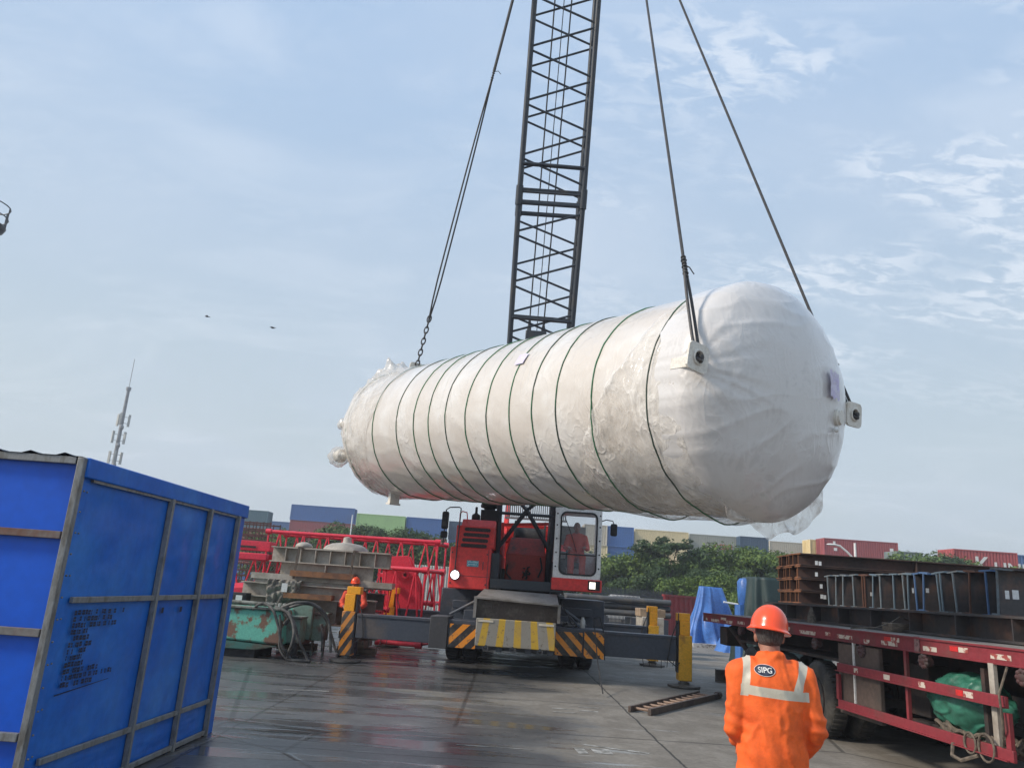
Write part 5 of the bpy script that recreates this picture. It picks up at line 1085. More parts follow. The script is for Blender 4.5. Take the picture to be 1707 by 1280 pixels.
def fuse(mb, voxel, disp=None, smooth=3):
    me = mb.mesh('tmp', []); o = bpy.data.objects.new('tmp', me); COL.objects.link(o)
    r = o.modifiers.new('r', 'REMESH'); r.mode = 'VOXEL'; r.voxel_size = voxel; s_ = o.modifiers.new('s', 'SMOOTH'); s_.iterations = smooth; s_.factor = .5
    dg = bpy.context.evaluated_depsgraph_get(); dg.update(); me2 = bpy.data.meshes.new_from_object(o.evaluated_get(dg)); bpy.data.objects.remove(o)
    if disp:
        nn = [v.normal.copy() for v in me2.vertices]
        for v, n_2 in zip(me2.vertices, nn): v.co = v.co + n_2*disp(v.co)
    me2.polygons.foreach_set('use_smooth', [True]*len(me2.polygons)); me2.update(); return me2
def put(me, name, m_, parent):
    me.materials.clear(); me.materials.append(m_); me.name = name; o = bpy.data.objects.new(name, me); COL.objects.link(o); o.parent = parent; WM[o.name] = WM[parent.name]; return o
def hand(mb, w_, d, s=1.0, side=1):
    """relaxed hand at wrist w_ pointing along d"""
    d = V(d).normalized(); x = d.cross(V((0, 0, 1))).normalized(); z = x.cross(d); w_ = V(w_)
    cap(mb, w_, w_+d*.045*s, .026*s, .034*s); cap(mb, w_+d*.05*s+x*.018*s, w_+d*.085*s+x*.022*s, .022*s, .018*s); cap(mb, w_+d*.05*s-x*.018*s, w_+d*.08*s-x*.026*s, .022*s, .017*s)
    for k, L_ in enumerate((.070, .080, .074, .058)):
        b = w_+d*.092*s+x*(.030-.020*k)*s; e = b+(d*.8-z*.45).normalized()*L_*.5*s; cap(mb, b, e, .0095*s, .009*s, 8); cap(mb, e, e+(d*.35-z*.9).normalized()*L_*.5*s, .009*s, .0075*s, 8)
    b = w_+d*.03*s+x*.03*s*side; e = b+(d*.6+x*.7*side).normalized()*.04*s; cap(mb, b, e, .012*s, .010*s, 8); cap(mb, e, e+(d*.9-z*.3).normalized()*.03*s, .010*s, .008*s, 8)
def worker(label, loc, rz, J, cloth, voxel=.016, fold_amp=.010, hat=True, hat_rot=(0, 0, 0), trousers=None, hands=True):
    root = thing('person', label, 'person', loc, rz)
    hc = V(J['head']); nb = V(J['neck'])
    b = MB()
    # head with face
    b.ell(hc+V((0, 0, .025)), (.074, .092, .098), 24, 16); b.ell(hc+V((0, .03, -.045)), (.054, .062, .062), 20, 12); b.ell(hc+V((0, .078, -.082)), (.026, .022, .02), 12, 8)
    b.ell(hc+V((0, .100, -.012)), (.012, .020, .026), 12, 8); b.ell(hc+V((0, .086, .028)), (.048, .012, .010), 12, 8); b.ell(hc+V((0, .088, -.052)), (.024, .010, .007), 12, 8)
    for sg in (-1, 1): b.ell(hc+V((sg*.076, .0, -.012)), (.011, .020, .032), 12, 8)
    cap(b, nb-V((0, 0, .05)), hc-V((0, .01, .05)), .058, .056)
    hp = V(J['hip']); ch = V(J['chest'])
    cap(b, hp, ch, .12, .13); cap(b, ch+V((-.13, 0, .02)), ch+V((.13, 0, .02)), .07, .07)
    for s_ in ('L', 'R'):
        sh, elb, wr = V(J['sh'+s_]), V(J['el'+s_]), V(J['wr'+s_]); kn, an = V(J['kn'+s_]), V(J['an'+s_]); hj = V(J['hj'+s_])
        cap(b, sh, elb, .045, .036); cap(b, elb, wr, .036, .026); cap(b, hj, kn, .075, .05); cap(b, kn, an, .05, .035)
        if hands: hand(b, wr, (wr-elb), 1.0, 1 if s_ == 'L' else -1)
    body = put(fuse(b, voxel*.62 if voxel < .02 else voxel*.8, smooth=2), 'body', SKIN, root)
    # overall
    c = MB(); lr = V((hp.x-ch.x, hp.y-ch.y, 0)); rg_ = []
    tz = nb.z; H = tz-hp.z
    for f, rx, ry in ((-.16, .14, .12), (-.05, .185, .135), (.08, .19, .14), (.28, .175, .135), (.5, .180, .135), (.70, .195, .130), (.84, .195, .118), (.93, .15, .095), (1.0, .085, .080)):
        p = hp.lerp(nb, f); rg_.append((p.z, p.x, p.y, rx, ry))
    loft(c, rg_, 28)
    c.lathe([(.070, -.03), (.074, .0), (.079, .045), (.064, .055)], Matrix.Translation(nb+V((0, 0, -.015))) @ Matrix.Diagonal((1, .98, 1, 1)), 24)
    for s_ in ('L', 'R'):
        sh, elb, wr = V(J['sh'+s_]), V(J['el'+s_]), V(J['wr'+s_]); kn, an = V(J['kn'+s_]), V(J['an'+s_]); hj = V(J['hj'+s_])
        cap(c, nb*.35+sh*.65+V((0, 0, .0)), sh, .066, .073); cap(c, sh, elb, .072, .059); cap(c, elb, wr-(wr-elb).normalized()*.02, .060, .047)
        if not trousers: cap(c, hj, kn, .105, .080); cap(c, kn, an, .080, .070)
    def cf(co):
        q = co*6.5; a = 1-abs(noise.noise(V((q.x*.8, q.y*.8, q.z*.75+q.x*.7))+.5*noise.noise_vector(q*.6)))*2.4
        e = 0
        for s_ in ('L', 'R'):
            el_ = V(J['el'+s_]); dd = (co-el_).length; e += math.exp(-(dd/.10)**2)*math.sin(co.z*95+co.x*30)*.5
        wz = math.exp(-((co.z-hp.z-.06)/.07)**2)
        f2_ = max(0, 1-abs(noise.noise(V((co.x*9, co.y*7, co.z*4.2+co.x*5))+.8*noise.noise_vector(co*4)))*5)**2
        return fold_amp*(a*.6+.35*noise.noise(q*2.2)+e*1.3+f2_*.8+wz*math.sin(math.atan2(co.y, co.x)*9+co.z*30)*.6)
    cl = put(fuse(c, voxel, cf, 2), 'overalls', cloth, root)
    if trousers:
        t = MB()
        for s_ in ('L', 'R'): cap(t, J['hj'+s_], J['kn'+s_], .105, .080); cap(t, J['kn'+s_], J['an'+s_], .080, .070)
        loft(t, [(hp.z-.16, hp.x, hp.y, .14, .12), (hp.z-.02, hp.x, hp.y, .175, .13), (hp.z+.05, hp.x, hp.y, .17, .125)])
        put(fuse(t, voxel, cf, 2), 'trousers', trousers, root)
    for s_ in ('L', 'R'):
        an = V(J['an'+s_]); m = MB(); m.ell(an+V((0, .06, -.045)), (.052, .135, .042), 18, 10); m.tube(an+V((0, 0, -.03)), an+V((0, 0, .07)), .052, 14); m.box(an+V((0, .06, -.076)), (.095, .27, .024)); m.build('boot', BOOT, root, world=False)
    if hat:
        T = Matrix.Translation(hc+V((0, -.005, .052))) @ Matrix.Rotation(hat_rot[0], 4, 'X') @ Matrix.Rotation(hat_rot[1], 4, 'Y') @ Matrix.Diagonal((.87, 1.06, .97, 1))
        m = MB(); pr_ = [(.104, -.03), (.139, -.034), (.141, -.029), (.122, -.014), (.119, .0)] + [(.119*math.cos(a), .0+.128*math.sin(a)) for a in [PI/2*k/12 for k in range(1, 12)]] + [(.004, .128)]
        m.lathe(pr_, T, 48); m.add([T @ V(p) for p in ((-.07, .118, -.026), (.07, .118, -.026), (.05, .165, -.038), (-.05, .165, -.038), (-.07, .118, -.032), (.07, .118, -.032), (.05, .165, -.043), (-.05, .165, -.043))], [(0, 1, 2, 3), (7, 6, 5, 4), (0, 4, 5, 1), (1, 5, 6, 2), (2, 6, 7, 3), (3, 7, 4, 0)])
        m.build('safety_helmet', HAT, root, world=False, smooth=True)
    m = MB(); m.ell(hc+V((0, -.012, .022)), (.079, .088, .102), 26, 18)
    m.v = [p if (p.y-hc.y < .03) else V((p.x*1.0, hc.y+.03+(p.y-hc.y-.03)*.3, p.z)) for p in m.v]; m.v = [V((p.x, p.y, max(p.z, hc.z-.052))) for p in m.v]
    m.build('hair', HAIR, root, world=False)
    m = MB()
    for sg in (-1, 1): m.ell(hc+V((sg*.030, .086, .008)), (.012, .006, .007), 10, 6)
    m.build('eyes', BLACK, root, world=False)
    return root, cl
def cloth_mat(name, c, band=None):
    m = mat(name, c, (c[0]*.74, c[1]*.66, c[2]*.8), 5, .5, .8, .78, bump=.3, bsc=16, fine=.07)
    if band:
        t = NT(m.node_tree); p = m.node_tree.nodes['Principled BSDF']; s_ = t.n('ShaderNodeSeparateXYZ'); t.link(t.n('ShaderNodeTexCoord').outputs['Object'], s_.inputs[0])
        x, y, z = s_.outputs
        zl, xs, hw, xw = band; B = lambda v, c_, w_: t.math('LESS_THAN', t.math('ABSOLUTE', t.math('SUBTRACT', v, c_)), w_)
        zt_ = t.math('ADD', z, t.math('MULTIPLY', x, .06)); b1 = t.math('MULTIPLY', B(zt_, zl, hw), B(x, 0, xw))
        b2 = t.math('MULTIPLY', t.math('MAXIMUM', B(t.math('ADD', x, t.math('MULTIPLY', t.math('SUBTRACT', z, zl), -.12)), -xs-.01, .020), B(t.math('SUBTRACT', x, t.math('MULTIPLY', t.math('SUBTRACT', z, zl), .38)), xs-.045, .027)), t.math('GREATER_THAN', z, zl-hw))
        f = t.math('MAXIMUM', b1, b2); old = p.inputs['Base Color'].links[0].from_socket
        t.link(t.mix(f, old, (.56, .52, .42)), p.inputs['Base Color']); t.link(t.math('SUBTRACT', .75, t.math('MULTIPLY', f, .3)), p.inputs['Roughness'])
    return m
STAND = dict(head=(0, .03, 1.612), neck=(0, -.01, 1.485), chest=(0, 0, 1.30), hip=(0, .0, .95), hjL=(-.09, 0, .90), hjR=(.09, 0, .90), knL=(-.12, .02, .50), knR=(.12, .03, .50), anL=(-.13, -.01, .09), anR=(.14, .0, .09))
ORANGE = cloth_mat('orange_overall', (.88, .135, .018), (1.315, .155, .025, .185))
J = dict(STAND, shL=(-.172, -.005, 1.405), shR=(.172, .0, 1.395), elL=(-.205, .0, 1.12), elR=(.228, -.03, 1.125), wrL=(-.14, .19, 1.02), wrR=(.215, .16, .985))
near, ncl = worker('worker seen from behind in bright orange overalls with pale reflective bands and an orange helmet', (1.585, 4.62, 0), rad(-5), J, ORANGE, .0115, .0098, hat_rot=(rad(-6), rad(8), 0))
# round badge on the back
bv = BVHTree.FromPolygons([v.co.copy() for v in ncl.data.vertices], [tuple(p.vertices) for p in ncl.data.polygons])
def onback(x, z, off):
    h = bv.ray_cast(V((x, -1, z)), V((0, 1, 0))); return V((x, (h[0].y if h[0] else -.1)-off, z))
m = MB(); n = 32; bc_ = (-.06, 1.432); m.v = [onback(bc_[0], bc_[1], .004)]
for k in range(1, 5): m.v += [onback(bc_[0]+.052*k/4*math.cos(2*PI*i/n), bc_[1]+.029*k/4*math.sin(2*PI*i/n), .004) for i in range(n)]
m.f = [[0, 1+(i+1) % n, 1+i] for i in range(n)] + [[1+(k-1)*n+i, 1+(k-1)*n+(i+1) % n, 1+k*n+(i+1) % n, 1+k*n+i] for k in range(1, 4) for i in range(n)]; m.mi = [0]*len(m.f)
bd = m.build('badge', mat('navy_badge', (.015, .025, .055), rough=.6), ncl, world=False); so_ = bd.modifiers.new('s', 'SOLIDIFY'); so_.thickness = .002; so_.offset = 1
m = MB(); m.path([onback(bc_[0]+.053*math.cos(2*PI*i/n), bc_[1]+.030*math.sin(2*PI*i/n), .004) for i in range(n)], .0013, 5, closed=True); m.build('badge_rim', PAPER, ncl, world=False)
tx = text('SIPG', .040, PAPER, Matrix.Identity(4), ncl, 'lettering', .0004, world=False, bold=.0006, sx=.95)
for v in tx.data.vertices: x, z, dz = v.co.x, v.co.y, v.co.z; v.co = onback(bc_[0]+x, bc_[1]+z, .0075+dz)
# left worker behind the outrigger post
p = at(593, 967, 18.3); REDO = cloth_mat('red_orange_jacket', (.62, .07, .035))
J2 = dict(STAND, shL=(-.19, 0, 1.405), shR=(.19, 0, 1.40), elL=(-.29, .10, 1.18), elR=(.27, .05, 1.14), wrL=(-.24, .30, 1.10), wrR=(.15, .26, 1.12))
worker('worker in a red-orange jacket and orange helmet standing behind the left striped outrigger post', (p.x-.02, 18.45, 0), rad(175), J2, REDO, .02, .010, trousers=mat('dark_trousers', (.03, .03, .045), rough=.8))
# crane operator
J3 = dict(head=(0, .05, .80), neck=(0, 0, .645), chest=(0, -.01, .46), hip=(0, 0, .10), shL=(-.185, 0, .575), shR=(.185, 0, .575), elL=(-.25, .10, .33), elR=(.25, .10, .33), wrL=(-.19, .34, .34), wrR=(.19, .34, .32),
          hjL=(-.09, .03, .09), hjR=(.09, .03, .09), knL=(-.13, .45, .12), knR=(.13, .45, .12), anL=(-.13, .50, -.28), anR=(.13, .50, -.28))
q = CW @ V((1.27, .88, 2.43)); worker('crane operator in orange clothes sitting behind the cab window', tuple(q), CR+PI, J3, REDO, .02, .008, hat=False)

# ------------------------------------------------------------------ far container stacks
def cont_mat(name, c): c = tuple(x*1.15+.025 for x in c); return mat('container_'+name, c, tuple(x*.78+.02 for x in c), .35, .45, .75, .6, fine=.10)  # lifts every colour towards pale: distance haze mixed into the paint
CM = {k: cont_mat(k, c) for k, c in dict(blue=(.035, .12, .33), navy=(.03, .07, .12), teal=(.05, .12, .15), lime=(.33, .50, .22), peach=(.62, .50, .30), cream=(.62, .53, .32), grey=(.30, .31, .27), beige=(.46, .42, .34), yellow=(.66, .52, .26), red=(.28, .045, .045), brick=(.36, .06, .06), slate=(.16, .20, .20), skyblue=(.06, .14, .30)).items()}
CMESH = {}
def cont_mesh(L):
    if L not in CMESH:
        m = MB(); H, D = 2.59, 2.44; n = int(L/.14)
        for y0, sg in ((0, -1), (D, 1)):
            for i in range(n):
                xa, xb = -L/2+L*i/n, -L/2+L*(i+1)/n; d = .0 if i % 2 else .07; yy = y0 - sg*d
                m.add([(xa, yy, .12), (xb, yy, .12), (xb, yy, H-.10), (xa, yy, H-.10)], [(0, 1, 2, 3)])
                yn = y0 - sg*(.07-d); m.add([(xb, yy, .12), (xb, yn, .12), (xb, yn, H-.1), (xb, yy, H-.1)], [(0, 1, 2, 3)])
        for xx, sg in ((-L/2, -1), (L/2, 1)):
            for j in range(12):
                ya, yb = D*j/12, D*(j+1)/12; d = 0 if j % 2 else .03; m.add([(xx-sg*d, ya, .12), (xx-sg*d, yb, .12), (xx-sg*d, yb, H-.1), (xx-sg*d, ya, H-.1)], [(0, 1, 2, 3)])
            for yy in (0, D): m.bb(xx-.06, xx+.06, yy-.05, yy+.05, 0, H)
            for k in (.5, .9, 1.55, 1.95): m.tube((xx+sg*.03, k, .15), (xx+sg*.03, k, H-.15), .025, 5)
        m.bb(-L/2, L/2, -.03, D+.03, 0, .12); m.bb(-L/2, L/2, -.03, D+.03, H-.10, H)
        CMESH[L] = m
    return CMESH[L]
cdone = {}
def container(x, y, z, L, col, label, group='shipping containers stacked beyond the trees', rz=0):
    key = (L, col)
    if key not in cdone: cdone[key] = cont_mesh(L).mesh('shipping_container', CM[col])
    o = bpy.data.objects.new('shipping_container', cdone[key]); COL.objects.link(o); o.location = (x, y, z); o.rotation_euler = (0, 0, rz); WM[o.name] = Matrix.Translation((x, y, z)) @ Matrix.Rotation(rz, 4, 'Z')
    return tag(o, label, 'shipping container', group)
HID = 'shipping container low in a far stack, hidden behind the trees'
CL_ = [ # u0, u1, v(top, left end), tiers, colour, label, colour and label of the next one down
 (396, 448, 848, 4, 'teal', 'dark teal container top showing between the blue shed and the trees', 'red', 'dull red container under the dark teal one beside the shed'),
 (487, 592, 840, 5, 'blue', 'big blue container standing highest on the left skyline', 'red', 'reddish container directly under the highest blue one'),
 (425, 483, 866, 4, 'skyblue', 'pale blue container low between the teal and the highest blue one', 'skyblue', 'pale blue container at the bottom left behind the trees'),
 (482, 560, 870, 4, 'skyblue', 'pale blue ribbed container below the reddish one, above the left trees', 'blue', HID),
 (596, 676, 855, 4, 'lime', 'lime green container right of the highest blue one', 'peach', 'peach coloured container directly under the lime green one'),
 (679, 745, 861, 4, 'blue', 'blue container right of the lime green one, beside the crane mirror', 'red', 'red container low behind the crane mirror'),
 (750, 830, 868, 4, 'navy', 'navy container behind the crane engine hood', 'blue', HID),
 (845, 935, 872, 4, 'slate', 'slate container seen through the crane boom foot', 'blue', HID),
 (975, 1012, 873, 4, 'beige', 'narrow beige container end right beside the crane cab', 'cream', 'cream container end under the beige one beside the cab'),
 (1013, 1056, 876, 4, 'blue', 'blue container right of the crane cab mirror', 'blue', 'lower blue container under the one beside the cab mirror'),
 (1059, 1147, 881, 4, 'cream', 'cream yellow container partly behind the umbrella-shaped tree', 'peach', 'cream container low behind the central trees'),
 (1150, 1238, 889, 4, 'grey', 'greyish container with white PAN and red letters', 'slate', HID),
 (1234, 1280, 893, 4, 'navy', 'dark blue container right of the lettered grey one', 'slate', HID),
 (1283, 1362, 901, 4, 'beige', 'long beige container left of the yellow and red ones', 'blue', 'blue container under the beige one, just above the rusty beams'),
 (1357, 1376, 899, 4, 'yellow', 'narrow yellow container end beside the brick red container', 'yellow', HID),
 (1374, 1495, 896, 4, 'red', 'long brick red container behind the white street lamp', 'brick', 'red container under the long one behind the street lamp'),
 (1497, 1535, 918, 3, 'slate', 'slate container low right of the long red one', 'slate', HID),
 (1590, 1693, 914, 3, 'brick', 'red container with white K LINE lettering', 'brick', 'red container directly under the K LINE one'),
 (1694, 1800, 924, 3, 'skyblue', 'blue container at the right edge beyond the K LINE one', 'slate', HID)]
for (u0, u1, v, n, col, lab, col2, lab2) in CL_:
    t_ = at(u0, v, 100); sl = (t_.z-1.78)/100; y = (2.6*n-1.78)/sl; a, b = at(u0, v, y), at(u1, v, y); L = round(max(2.5, (b.x-a.x)), 1); x = (a.x+b.x)/2
    c0 = container(x, y, 2.6*(n-1), L, col, lab); c1 = container(x+.1, y+.1, 2.6*(n-2), L, col2, lab2)
    for k in range(n-2): container(x, y, 2.6*k, L, random.choice(['red', 'blue', 'slate']), HID)
    if 'K LINE' in lab:
        text('K', 2.0, PAPER, frame((-.4, -.05, 1.25), (1, 0, 0), (0, 0, 1), (0, -1, 0)), c0, 'lettering', .004, world=False, bold=.04); text('LINE', 1.5, PAPER, frame((2.3, -.05, 1.05), (1, 0, 0), (0, 0, 1), (0, -1, 0)), c0, 'lettering', .004, world=False, bold=.03, sx=1.1)
    if 'PAN' in lab:
        MB().bb(-1.3, -.25, -.045, -.036, .75, 1.6).build('letter_panel', BLACK, c0, world=False); text('PAN', .72, PAPER, frame((-.77, -.06, 1.18), (1, 0, 0), (0, 0, 1), (0, -1, 0)), c0, 'lettering', .004, world=False, sx=.7, bold=.01)
        text('OCEAN', .9, REFR, frame((.95, -.05, 1.1), (1, 0, 0), (0, 0, 1), (0, -1, 0)), c0, 'lettering', .004, world=False, sx=.75, bold=.01)
    if 'street lamp' in lab and 'under' not in lab:
        for dx, dz, w_ in ((-4.6, 1.9, .3), (-4.5, 1.1, .4), (4.7, 1.5, .45), (4.2, .7, .4)): MB().bb(dx*L/12, dx*L/12+w_, -.045, -.036, dz, dz+.35).build('marking_plate', PAPER, c0, world=False)
# ------------------------------------------------------------------ trees
def leaf_mat(name, a, b):
    m = bpy.data.materials.new(name); m.use_nodes = True; t = NT(m.node_tree); p = m.node_tree.nodes['Principled BSDF']; pos = t.n('ShaderNodeNewGeometry')
    n = t.noise(pos.outputs['Position'], .9, 3, .6); r = t.n('ShaderNodeNewGeometry').outputs['Random Per Island']
    f = t.math('ADD', t.math('MULTIPLY', n, .7), t.math('MULTIPLY', r, .45)); t.link(t.mix(t.ramp(f, .35, .85), a, b), p.inputs['Base Color']); p.inputs['Roughness'].default_value = .6; p.inputs['Specular IOR Level'].default_value = .25
    tr_ = t.n('ShaderNodeBsdfTranslucent'); t.link(t.mix(.5, a, b), tr_.inputs[0]); mx = t.n('ShaderNodeMixShader'); mx.inputs[0].default_value = .25; t.link(p.outputs[0], mx.inputs[1]); t.link(tr_.outputs[0], mx.inputs[2]); t.link(mx.outputs[0], m.node_tree.nodes['Material Output'].inputs[0]); return m
LEAF = [leaf_mat('leaves_mid', (.048, .088, .028), (.125, .19, .056)), leaf_mat('leaves_dark', (.034, .062, .027), (.082, .13, .048)), leaf_mat('leaves_light', (.068, .12, .03), (.165, .235, .06))]
def make_tree(seed, H, R, cb_, kind, flat=0):
    """unit tree: crown between cb_*H and H"""
    r = random.Random(seed); tr_ = MB(); pts = [V((0, 0, 0))]; 
    for k in range(1, 5): pts.append(V((r.uniform(-.12, .12)*k*.5, r.uniform(-.12, .12)*k*.5, H*.62*k/4)))
    tr_.path(pts, lambda t: .14*(1-.6*t), 8); cl_ = []; nb_ = 13 if not flat else 9
    for k in range(nb_):
        a = 2*PI*k/nb_*1.7+r.random(); rad_ = R*r.uniform(.25, .82); zz = H*(cb_+(1-cb_)*r.uniform(.12, .86)) if not flat else H*r.uniform(.84, .93)
        e = V((rad_*math.cos(a), rad_*math.sin(a), zz)); s_ = pts[2 if not flat else 3].lerp(pts[4], r.random()); mid = s_.lerp(e, .5)+V((0, 0, -.1*R)); tr_.path([s_, mid, e], lambda t: .055*(1-.75*t), 5)
        cl_.append((e, R*r.uniform(.32, .52)*(1 if not flat else .7)))
        for q_ in range(2): e2 = e+V((r.uniform(-1, 1), r.uniform(-1, 1), r.uniform(-.5, .6)))*R*.35; tr_.path([mid.lerp(e, .6), e2], .02, 4); cl_.append((e2, R*r.uniform(.2, .34)))
    cl_.append((V((0, 0, H*.9)), R*.42)); cr = MB()
    tot = 5200 if not flat else 2300; wsum = sum(c[1]**2 for c in cl_)
    for c, cr_ in cl_:
        for _ in range(int(tot*cr_**2/wsum)):
            d = V((r.gauss(0, 1), r.gauss(0, 1), r.gauss(0, 1))).normalized(); rr_ = cr_*(r.random()**.38)*r.uniform(.85, 1.12); p = c+V((d.x*rr_, d.y*rr_, d.z*rr_*(.72 if not flat else .4)))
            if p.z < .4: continue
            s_ = r.uniform(.07, .15)*(R/2)**.5; nrm = (d+V((r.uniform(-.8, .8), r.uniform(-.8, .8), r.uniform(-.3, 1.1)))).normalized(); x = nrm.orthogonal().normalized(); x = Matrix.Rotation(r.random()*6.28, 3, nrm) @ x; y = nrm.cross(x)
            cr.add([p-x*s_*1.2, p-y*s_*.55+nrm*s_*.12, p+x*s_*1.2, p+y*s_*.55+nrm*s_*.12], [(0, 1, 2, 3)])
    return tr_.mesh('trunk', BARK, True), cr.mesh('crown', LEAF[kind], False), H, R
PROT = [make_tree(1, 6, 2.3, .22, 0), make_tree(2, 6, 2.1, .15, 1), make_tree(3, 5.5, 2.4, .2, 2), make_tree(4, 6.2, 2.0, .3, 1), make_tree(5, 7, 2.2, .8, 1, 1), make_tree(6, 3, 1.8, .05, 2)]
TREES = [(447, 884, 58, 2, 1), (474, 878, 60, 0, 1), (505, 880, 62, 1, 1), (535, 878, 60, 3, 1), (560, 866, 56, 0, 1), (588, 872, 62, 1, 1), (607, 868, 58, 3, 1), (634, 874, 56, 1, 1), (660, 878, 60, 0, 1), (683, 874, 56, 1, 1), (706, 880, 60, 3, 1), (730, 888, 54, 0, .9),
 (770, 895, 62, 1, 1), (820, 900, 62, 0, 1), (880, 905, 62, 3, 1), (940, 908, 62, 1, 1), (985, 905, 62, 0, 1), (1018, 918, 60, 1, 1), (1042, 908, 58, 2, 1), (1070, 912, 60, 0, 1), (1098, 893, 57, 0, 1.05), (1120, 880, 56, 4, 1), (1140, 903, 60, 1, 1), (1168, 902, 56, 0, 1), (1196, 908, 60, 3, 1), (1222, 894, 57, 2, 1), (1252, 898, 58, 0, 1), (1280, 902, 56, 2, 1), (1306, 906, 60, 0, 1), (1335, 912, 60, 1, 1), (1370, 925, 62, 3, 1),
 (1040, 952, 50, 1, .8), (1098, 930, 50, 1, 1), (1125, 952, 47, 2, .75), (1165, 935, 50, 3, 1), (1192, 948, 47, 2, .8), (1240, 935, 50, 1, 1), (1290, 940, 52, 3, 1), (1226, 984, 40, 5, .7),
 (1485, 922, 70, 0, 1), (1510, 926, 66, 1, 1), (1533, 916, 68, 2, 1), (1556, 911, 70, 0, 1), (1580, 914, 66, 3, 1), (1602, 926, 68, 2, 1), (1630, 942, 66, 0, 1), (1658, 945, 68, 1, 1), (1688, 940, 64, 2, 1)]
PLACE = {'L': 'line left of the crane', 'C': 'line behind the crane', 'R': 'belt beyond the cab', 'F': 'front row beyond the cab', 'E': 'group above the girders'}
cnt = {}
for i, (u, v, y, k, w_) in enumerate(TREES):
    zone = 'L' if u < 745 else 'C' if u < 1000 else 'E' if u > 1450 else 'F' if y <= 52 else 'R'
    cnt[zone] = cnt.get(zone, 0)+1; tm, cm_, H, R = PROT[k]; p = at(u, v, y); sc_ = p.z/H*(.95 if u > 1450 else .98 if u < 745 else .90)
    kindw = ['bushy green tree', 'dark green tree', 'light green tree', 'dark open-crowned tree', 'thin umbrella-shaped tree', 'low light bush'][k]
    root = thing('tree', f'{kindw}, {ORD[cnt[zone]-1]} from the left in the {PLACE[zone]}', 'tree', (p.x, y, 0), random.uniform(0, 6), group='trees in front of the container stacks')
    s = (max(.75, sc_)*w_ if k != 4 else 1.0); root.scale = (s, s, sc_)
    for me, nm in ((tm, 'trunk'), (cm_, 'crown')): o = bpy.data.objects.new(nm, me); COL.objects.link(o); o.parent = root
# ------------------------------------------------------------------ fences, lamps, small distant things
y = 44; a, b = at(990, 985, y), at(1120, 995, y); root = thing('picket_fence', 'dark metal picket fence in front of the tree belt', 'fence', (a.x, y, 0)); m = MB()
ht = 2.1; n = 60
for k in range(n): x = a.x+(b.x-a.x)*k/(n-1); m.bb(x-.022, x+.022, y-.02, y+.02, .1, ht+(.1 if k % 2 else 0))
m.build('pickets', BOOM, root); MB().bb(a.x, b.x, y-.03, y+.03, ht-.3, ht-.24).bb(a.x, b.x, y-.03, y+.03, .3, .36).build('rails', BOOM, root)
y = 40; a, b = at(712, 942, y), at(760, 945, y); root = thing('pale_fence', 'pale corrugated sheet fence behind the crane headlight', 'fence', (a.x, y, 0)); m = MB(); n = 60; a.x -= 1.5; L = b.x+1.0-a.x
for k in range(n): x0_ = a.x+L*k/n; m.add([(x0_, y+(.05 if k % 2 else 0), 0), (x0_+L/n, y+(0 if k % 2 else .05), 0), (x0_+L/n, y+(0 if k % 2 else .05), a.z), (x0_, y+(.05 if k % 2 else 0), a.z)], [(0, 1, 2, 3)])
m.build('sheeting', PALE, root); MB().bb(a.x, a.x+L, y+.06, y+.12, a.z-.2, a.z-.1).build('rail', GALV, root)
def street_lamp(u, vt, y, label, arm=1, r=.06):
    p = at(u, vt, y); root = thing('street_lamp' if arm else 'flag_pole', label, 'street lamp' if arm else 'pole', (p.x, y, 0)); MB().tube((p.x, y, 0), (p.x, y, p.z), r*1.3, 8, r).build('pole', PAPER, root)
    if arm:
        MB().path([(p.x, y, p.z-1.6), (p.x-.7, y, p.z-.9), (p.x-1.4, y, p.z-.35), (p.x-2.0, y, p.z-.25)], r*.8, 6).build('arm', PAPER, root); MB().ell((p.x-2.2, y, p.z-.28), (.45, .16, .1), 12, 8).build('lamp_head', PAPER, root)
street_lamp(1425, 905, 72, 'white street lamp with a curved arm in front of the long red container', r=.11)
street_lamp(588, 858, 54, 'thin white pole in front of the left trees', 0, .04)
# white arch ornament behind the pickets
y = 47; a = at(1040, 985, y); root = thing('white_car', 'white vehicle partly hidden by trees behind the picket fence', 'car', (a.x, y, 0)); m = MB(); T = frame((0, y, 0), (1, 0, 0), (0, 0, 1), (0, 1, 0)); x = a.x
m.prism([(x-1.9, .4), (x-1.9, .9), (x-1.6, 1.15), (x-1.0, 1.25), (x-.6, 1.8), (x+.9, 1.85), (x+1.5, 1.2), (x+1.9, 1.1), (x+1.95, .4)], T, 1.7); m.build('body', WHITE, root, bevel=.08)
m = MB(); m.prism([(x-.85, 1.25), (x-.5, 1.7), (x+.1, 1.72), (x+.1, 1.25)], frame((0, y-.02, 0), (1, 0, 0), (0, 0, 1), (0, 1, 0)), .03); m.prism([(x+.2, 1.25), (x+.2, 1.72), (x+.8, 1.72), (x+1.2, 1.25)], frame((0, y-.02, 0), (1, 0, 0), (0, 0, 1), (0, 1, 0)), .03); m.build('side_window', BLACK, root)
for dx in (-1.2, 1.2): MB().lathe([(.34, 0), (.34, .2), (.2, .22)], frame((x+dx, y+.15, .34), (1, 0, 0), (0, 0, 1), (0, -1, 0)), 20).build('wheel', BLACK, root)
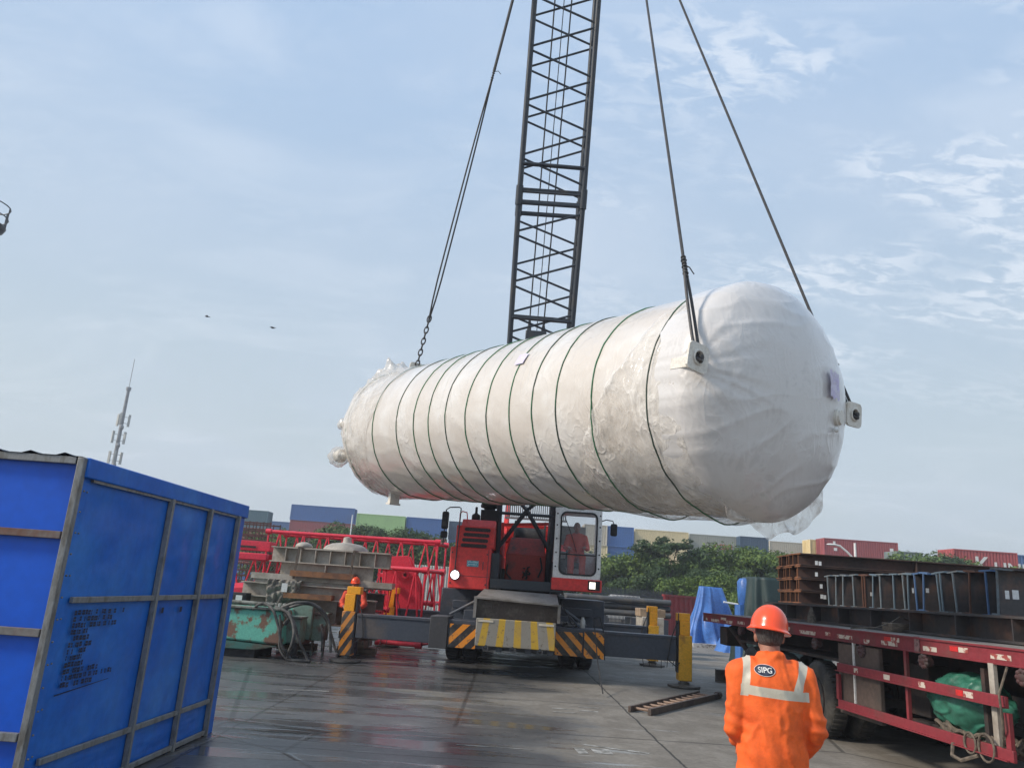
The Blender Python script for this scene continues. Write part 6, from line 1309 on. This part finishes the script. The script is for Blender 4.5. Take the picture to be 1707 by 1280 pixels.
for k, (u, v, a_) in enumerate(((345, 528, .5), (455, 547, -.1))):
    p = at(u, v, 55); m = MB(); T = Matrix.Translation(p) @ Matrix.Rotation(a_, 4, 'Z') @ Matrix.Rotation(.3, 4, 'X')
    m.ell((0, 0, 0), (.15, .04, .035), 12, 8); m.ell((.18, 0, .02), (.045, .035, .035), 8, 6); m.add([(-.05, 0, .02), (.10, 0, .02), (.02, .20, .12), (-.10, .42, .05), (-.05, 0, .005), (.10, 0, .005), (.02, .20, .105), (-.10, .42, .04)], [(0, 1, 2, 3), (7, 6, 5, 4), (0, 4, 5, 1), (1, 5, 6, 2), (2, 6, 7, 3), (3, 7, 4, 0)])
    m.add([(-.05, 0, .02), (-.10, -.42, .05), (.02, -.20, .12), (.10, 0, .02), (-.05, 0, .005), (-.10, -.42, .04), (.02, -.20, .105), (.10, 0, .005)], [(0, 1, 2, 3), (7, 6, 5, 4), (0, 4, 5, 1), (1, 5, 6, 2), (2, 6, 7, 3), (3, 7, 4, 0)]); m.add([(-.12, .02, 0), (-.3, .06, .01), (-.3, -.06, .01), (-.12, -.02, 0)], [(0, 1, 2, 3)])
    m.v = [T @ q_ for q_ in m.v]; single(m, 'bird', BLACK, ['dark bird flying above the shed, the upper left one of two', 'dark bird flying above the shed, the lower right one of two'][k], 'bird')
hz = MB().bb(-420, 420, -60, 420, -1, 36).build('haze', None, smooth=False); tag(hz, kind='stuff'); hm_ = bpy.data.materials.new('haze'); hm_.use_nodes = True; ht_ = hm_.node_tree; ht_.nodes.remove(ht_.nodes['Principled BSDF'])
pv = ht_.nodes.new('ShaderNodeVolumePrincipled'); pv.inputs['Color'].default_value = (.86, .91, 1, 1); pv.inputs['Density'].default_value = .0012; pv.inputs['Anisotropy'].default_value = .2; ht_.links.new(pv.outputs[0], ht_.nodes['Material Output'].inputs['Volume']); hz.data.materials.clear(); hz.data.materials.append(hm_)
# low planting at the far edge of the yard
m = MB(); rs = random.Random(2)
for k in range(9000):
    x = rs.uniform(-60, 75); yy = 62+rs.uniform(0, 9); z = rs.random()**.7*(2.3+1.2*noise.noise(V((x*.15, 1, 1)))); s_ = rs.uniform(.12, .28); nrm = V((rs.uniform(-1, 1), rs.uniform(-1, .2), rs.uniform(-.2, 1))).normalized(); xx = nrm.orthogonal().normalized(); y2 = nrm.cross(xx); p = V((x, yy, z))
    m.add([p-xx*s_, p-y2*s_*.6, p+xx*s_, p+y2*s_*.6], [(0, 1, 2, 3)])
tag(m.build('undergrowth', LEAF[1], smooth=False), 'dense dark undergrowth below the tree belts', 'undergrowth', kind='stuff')
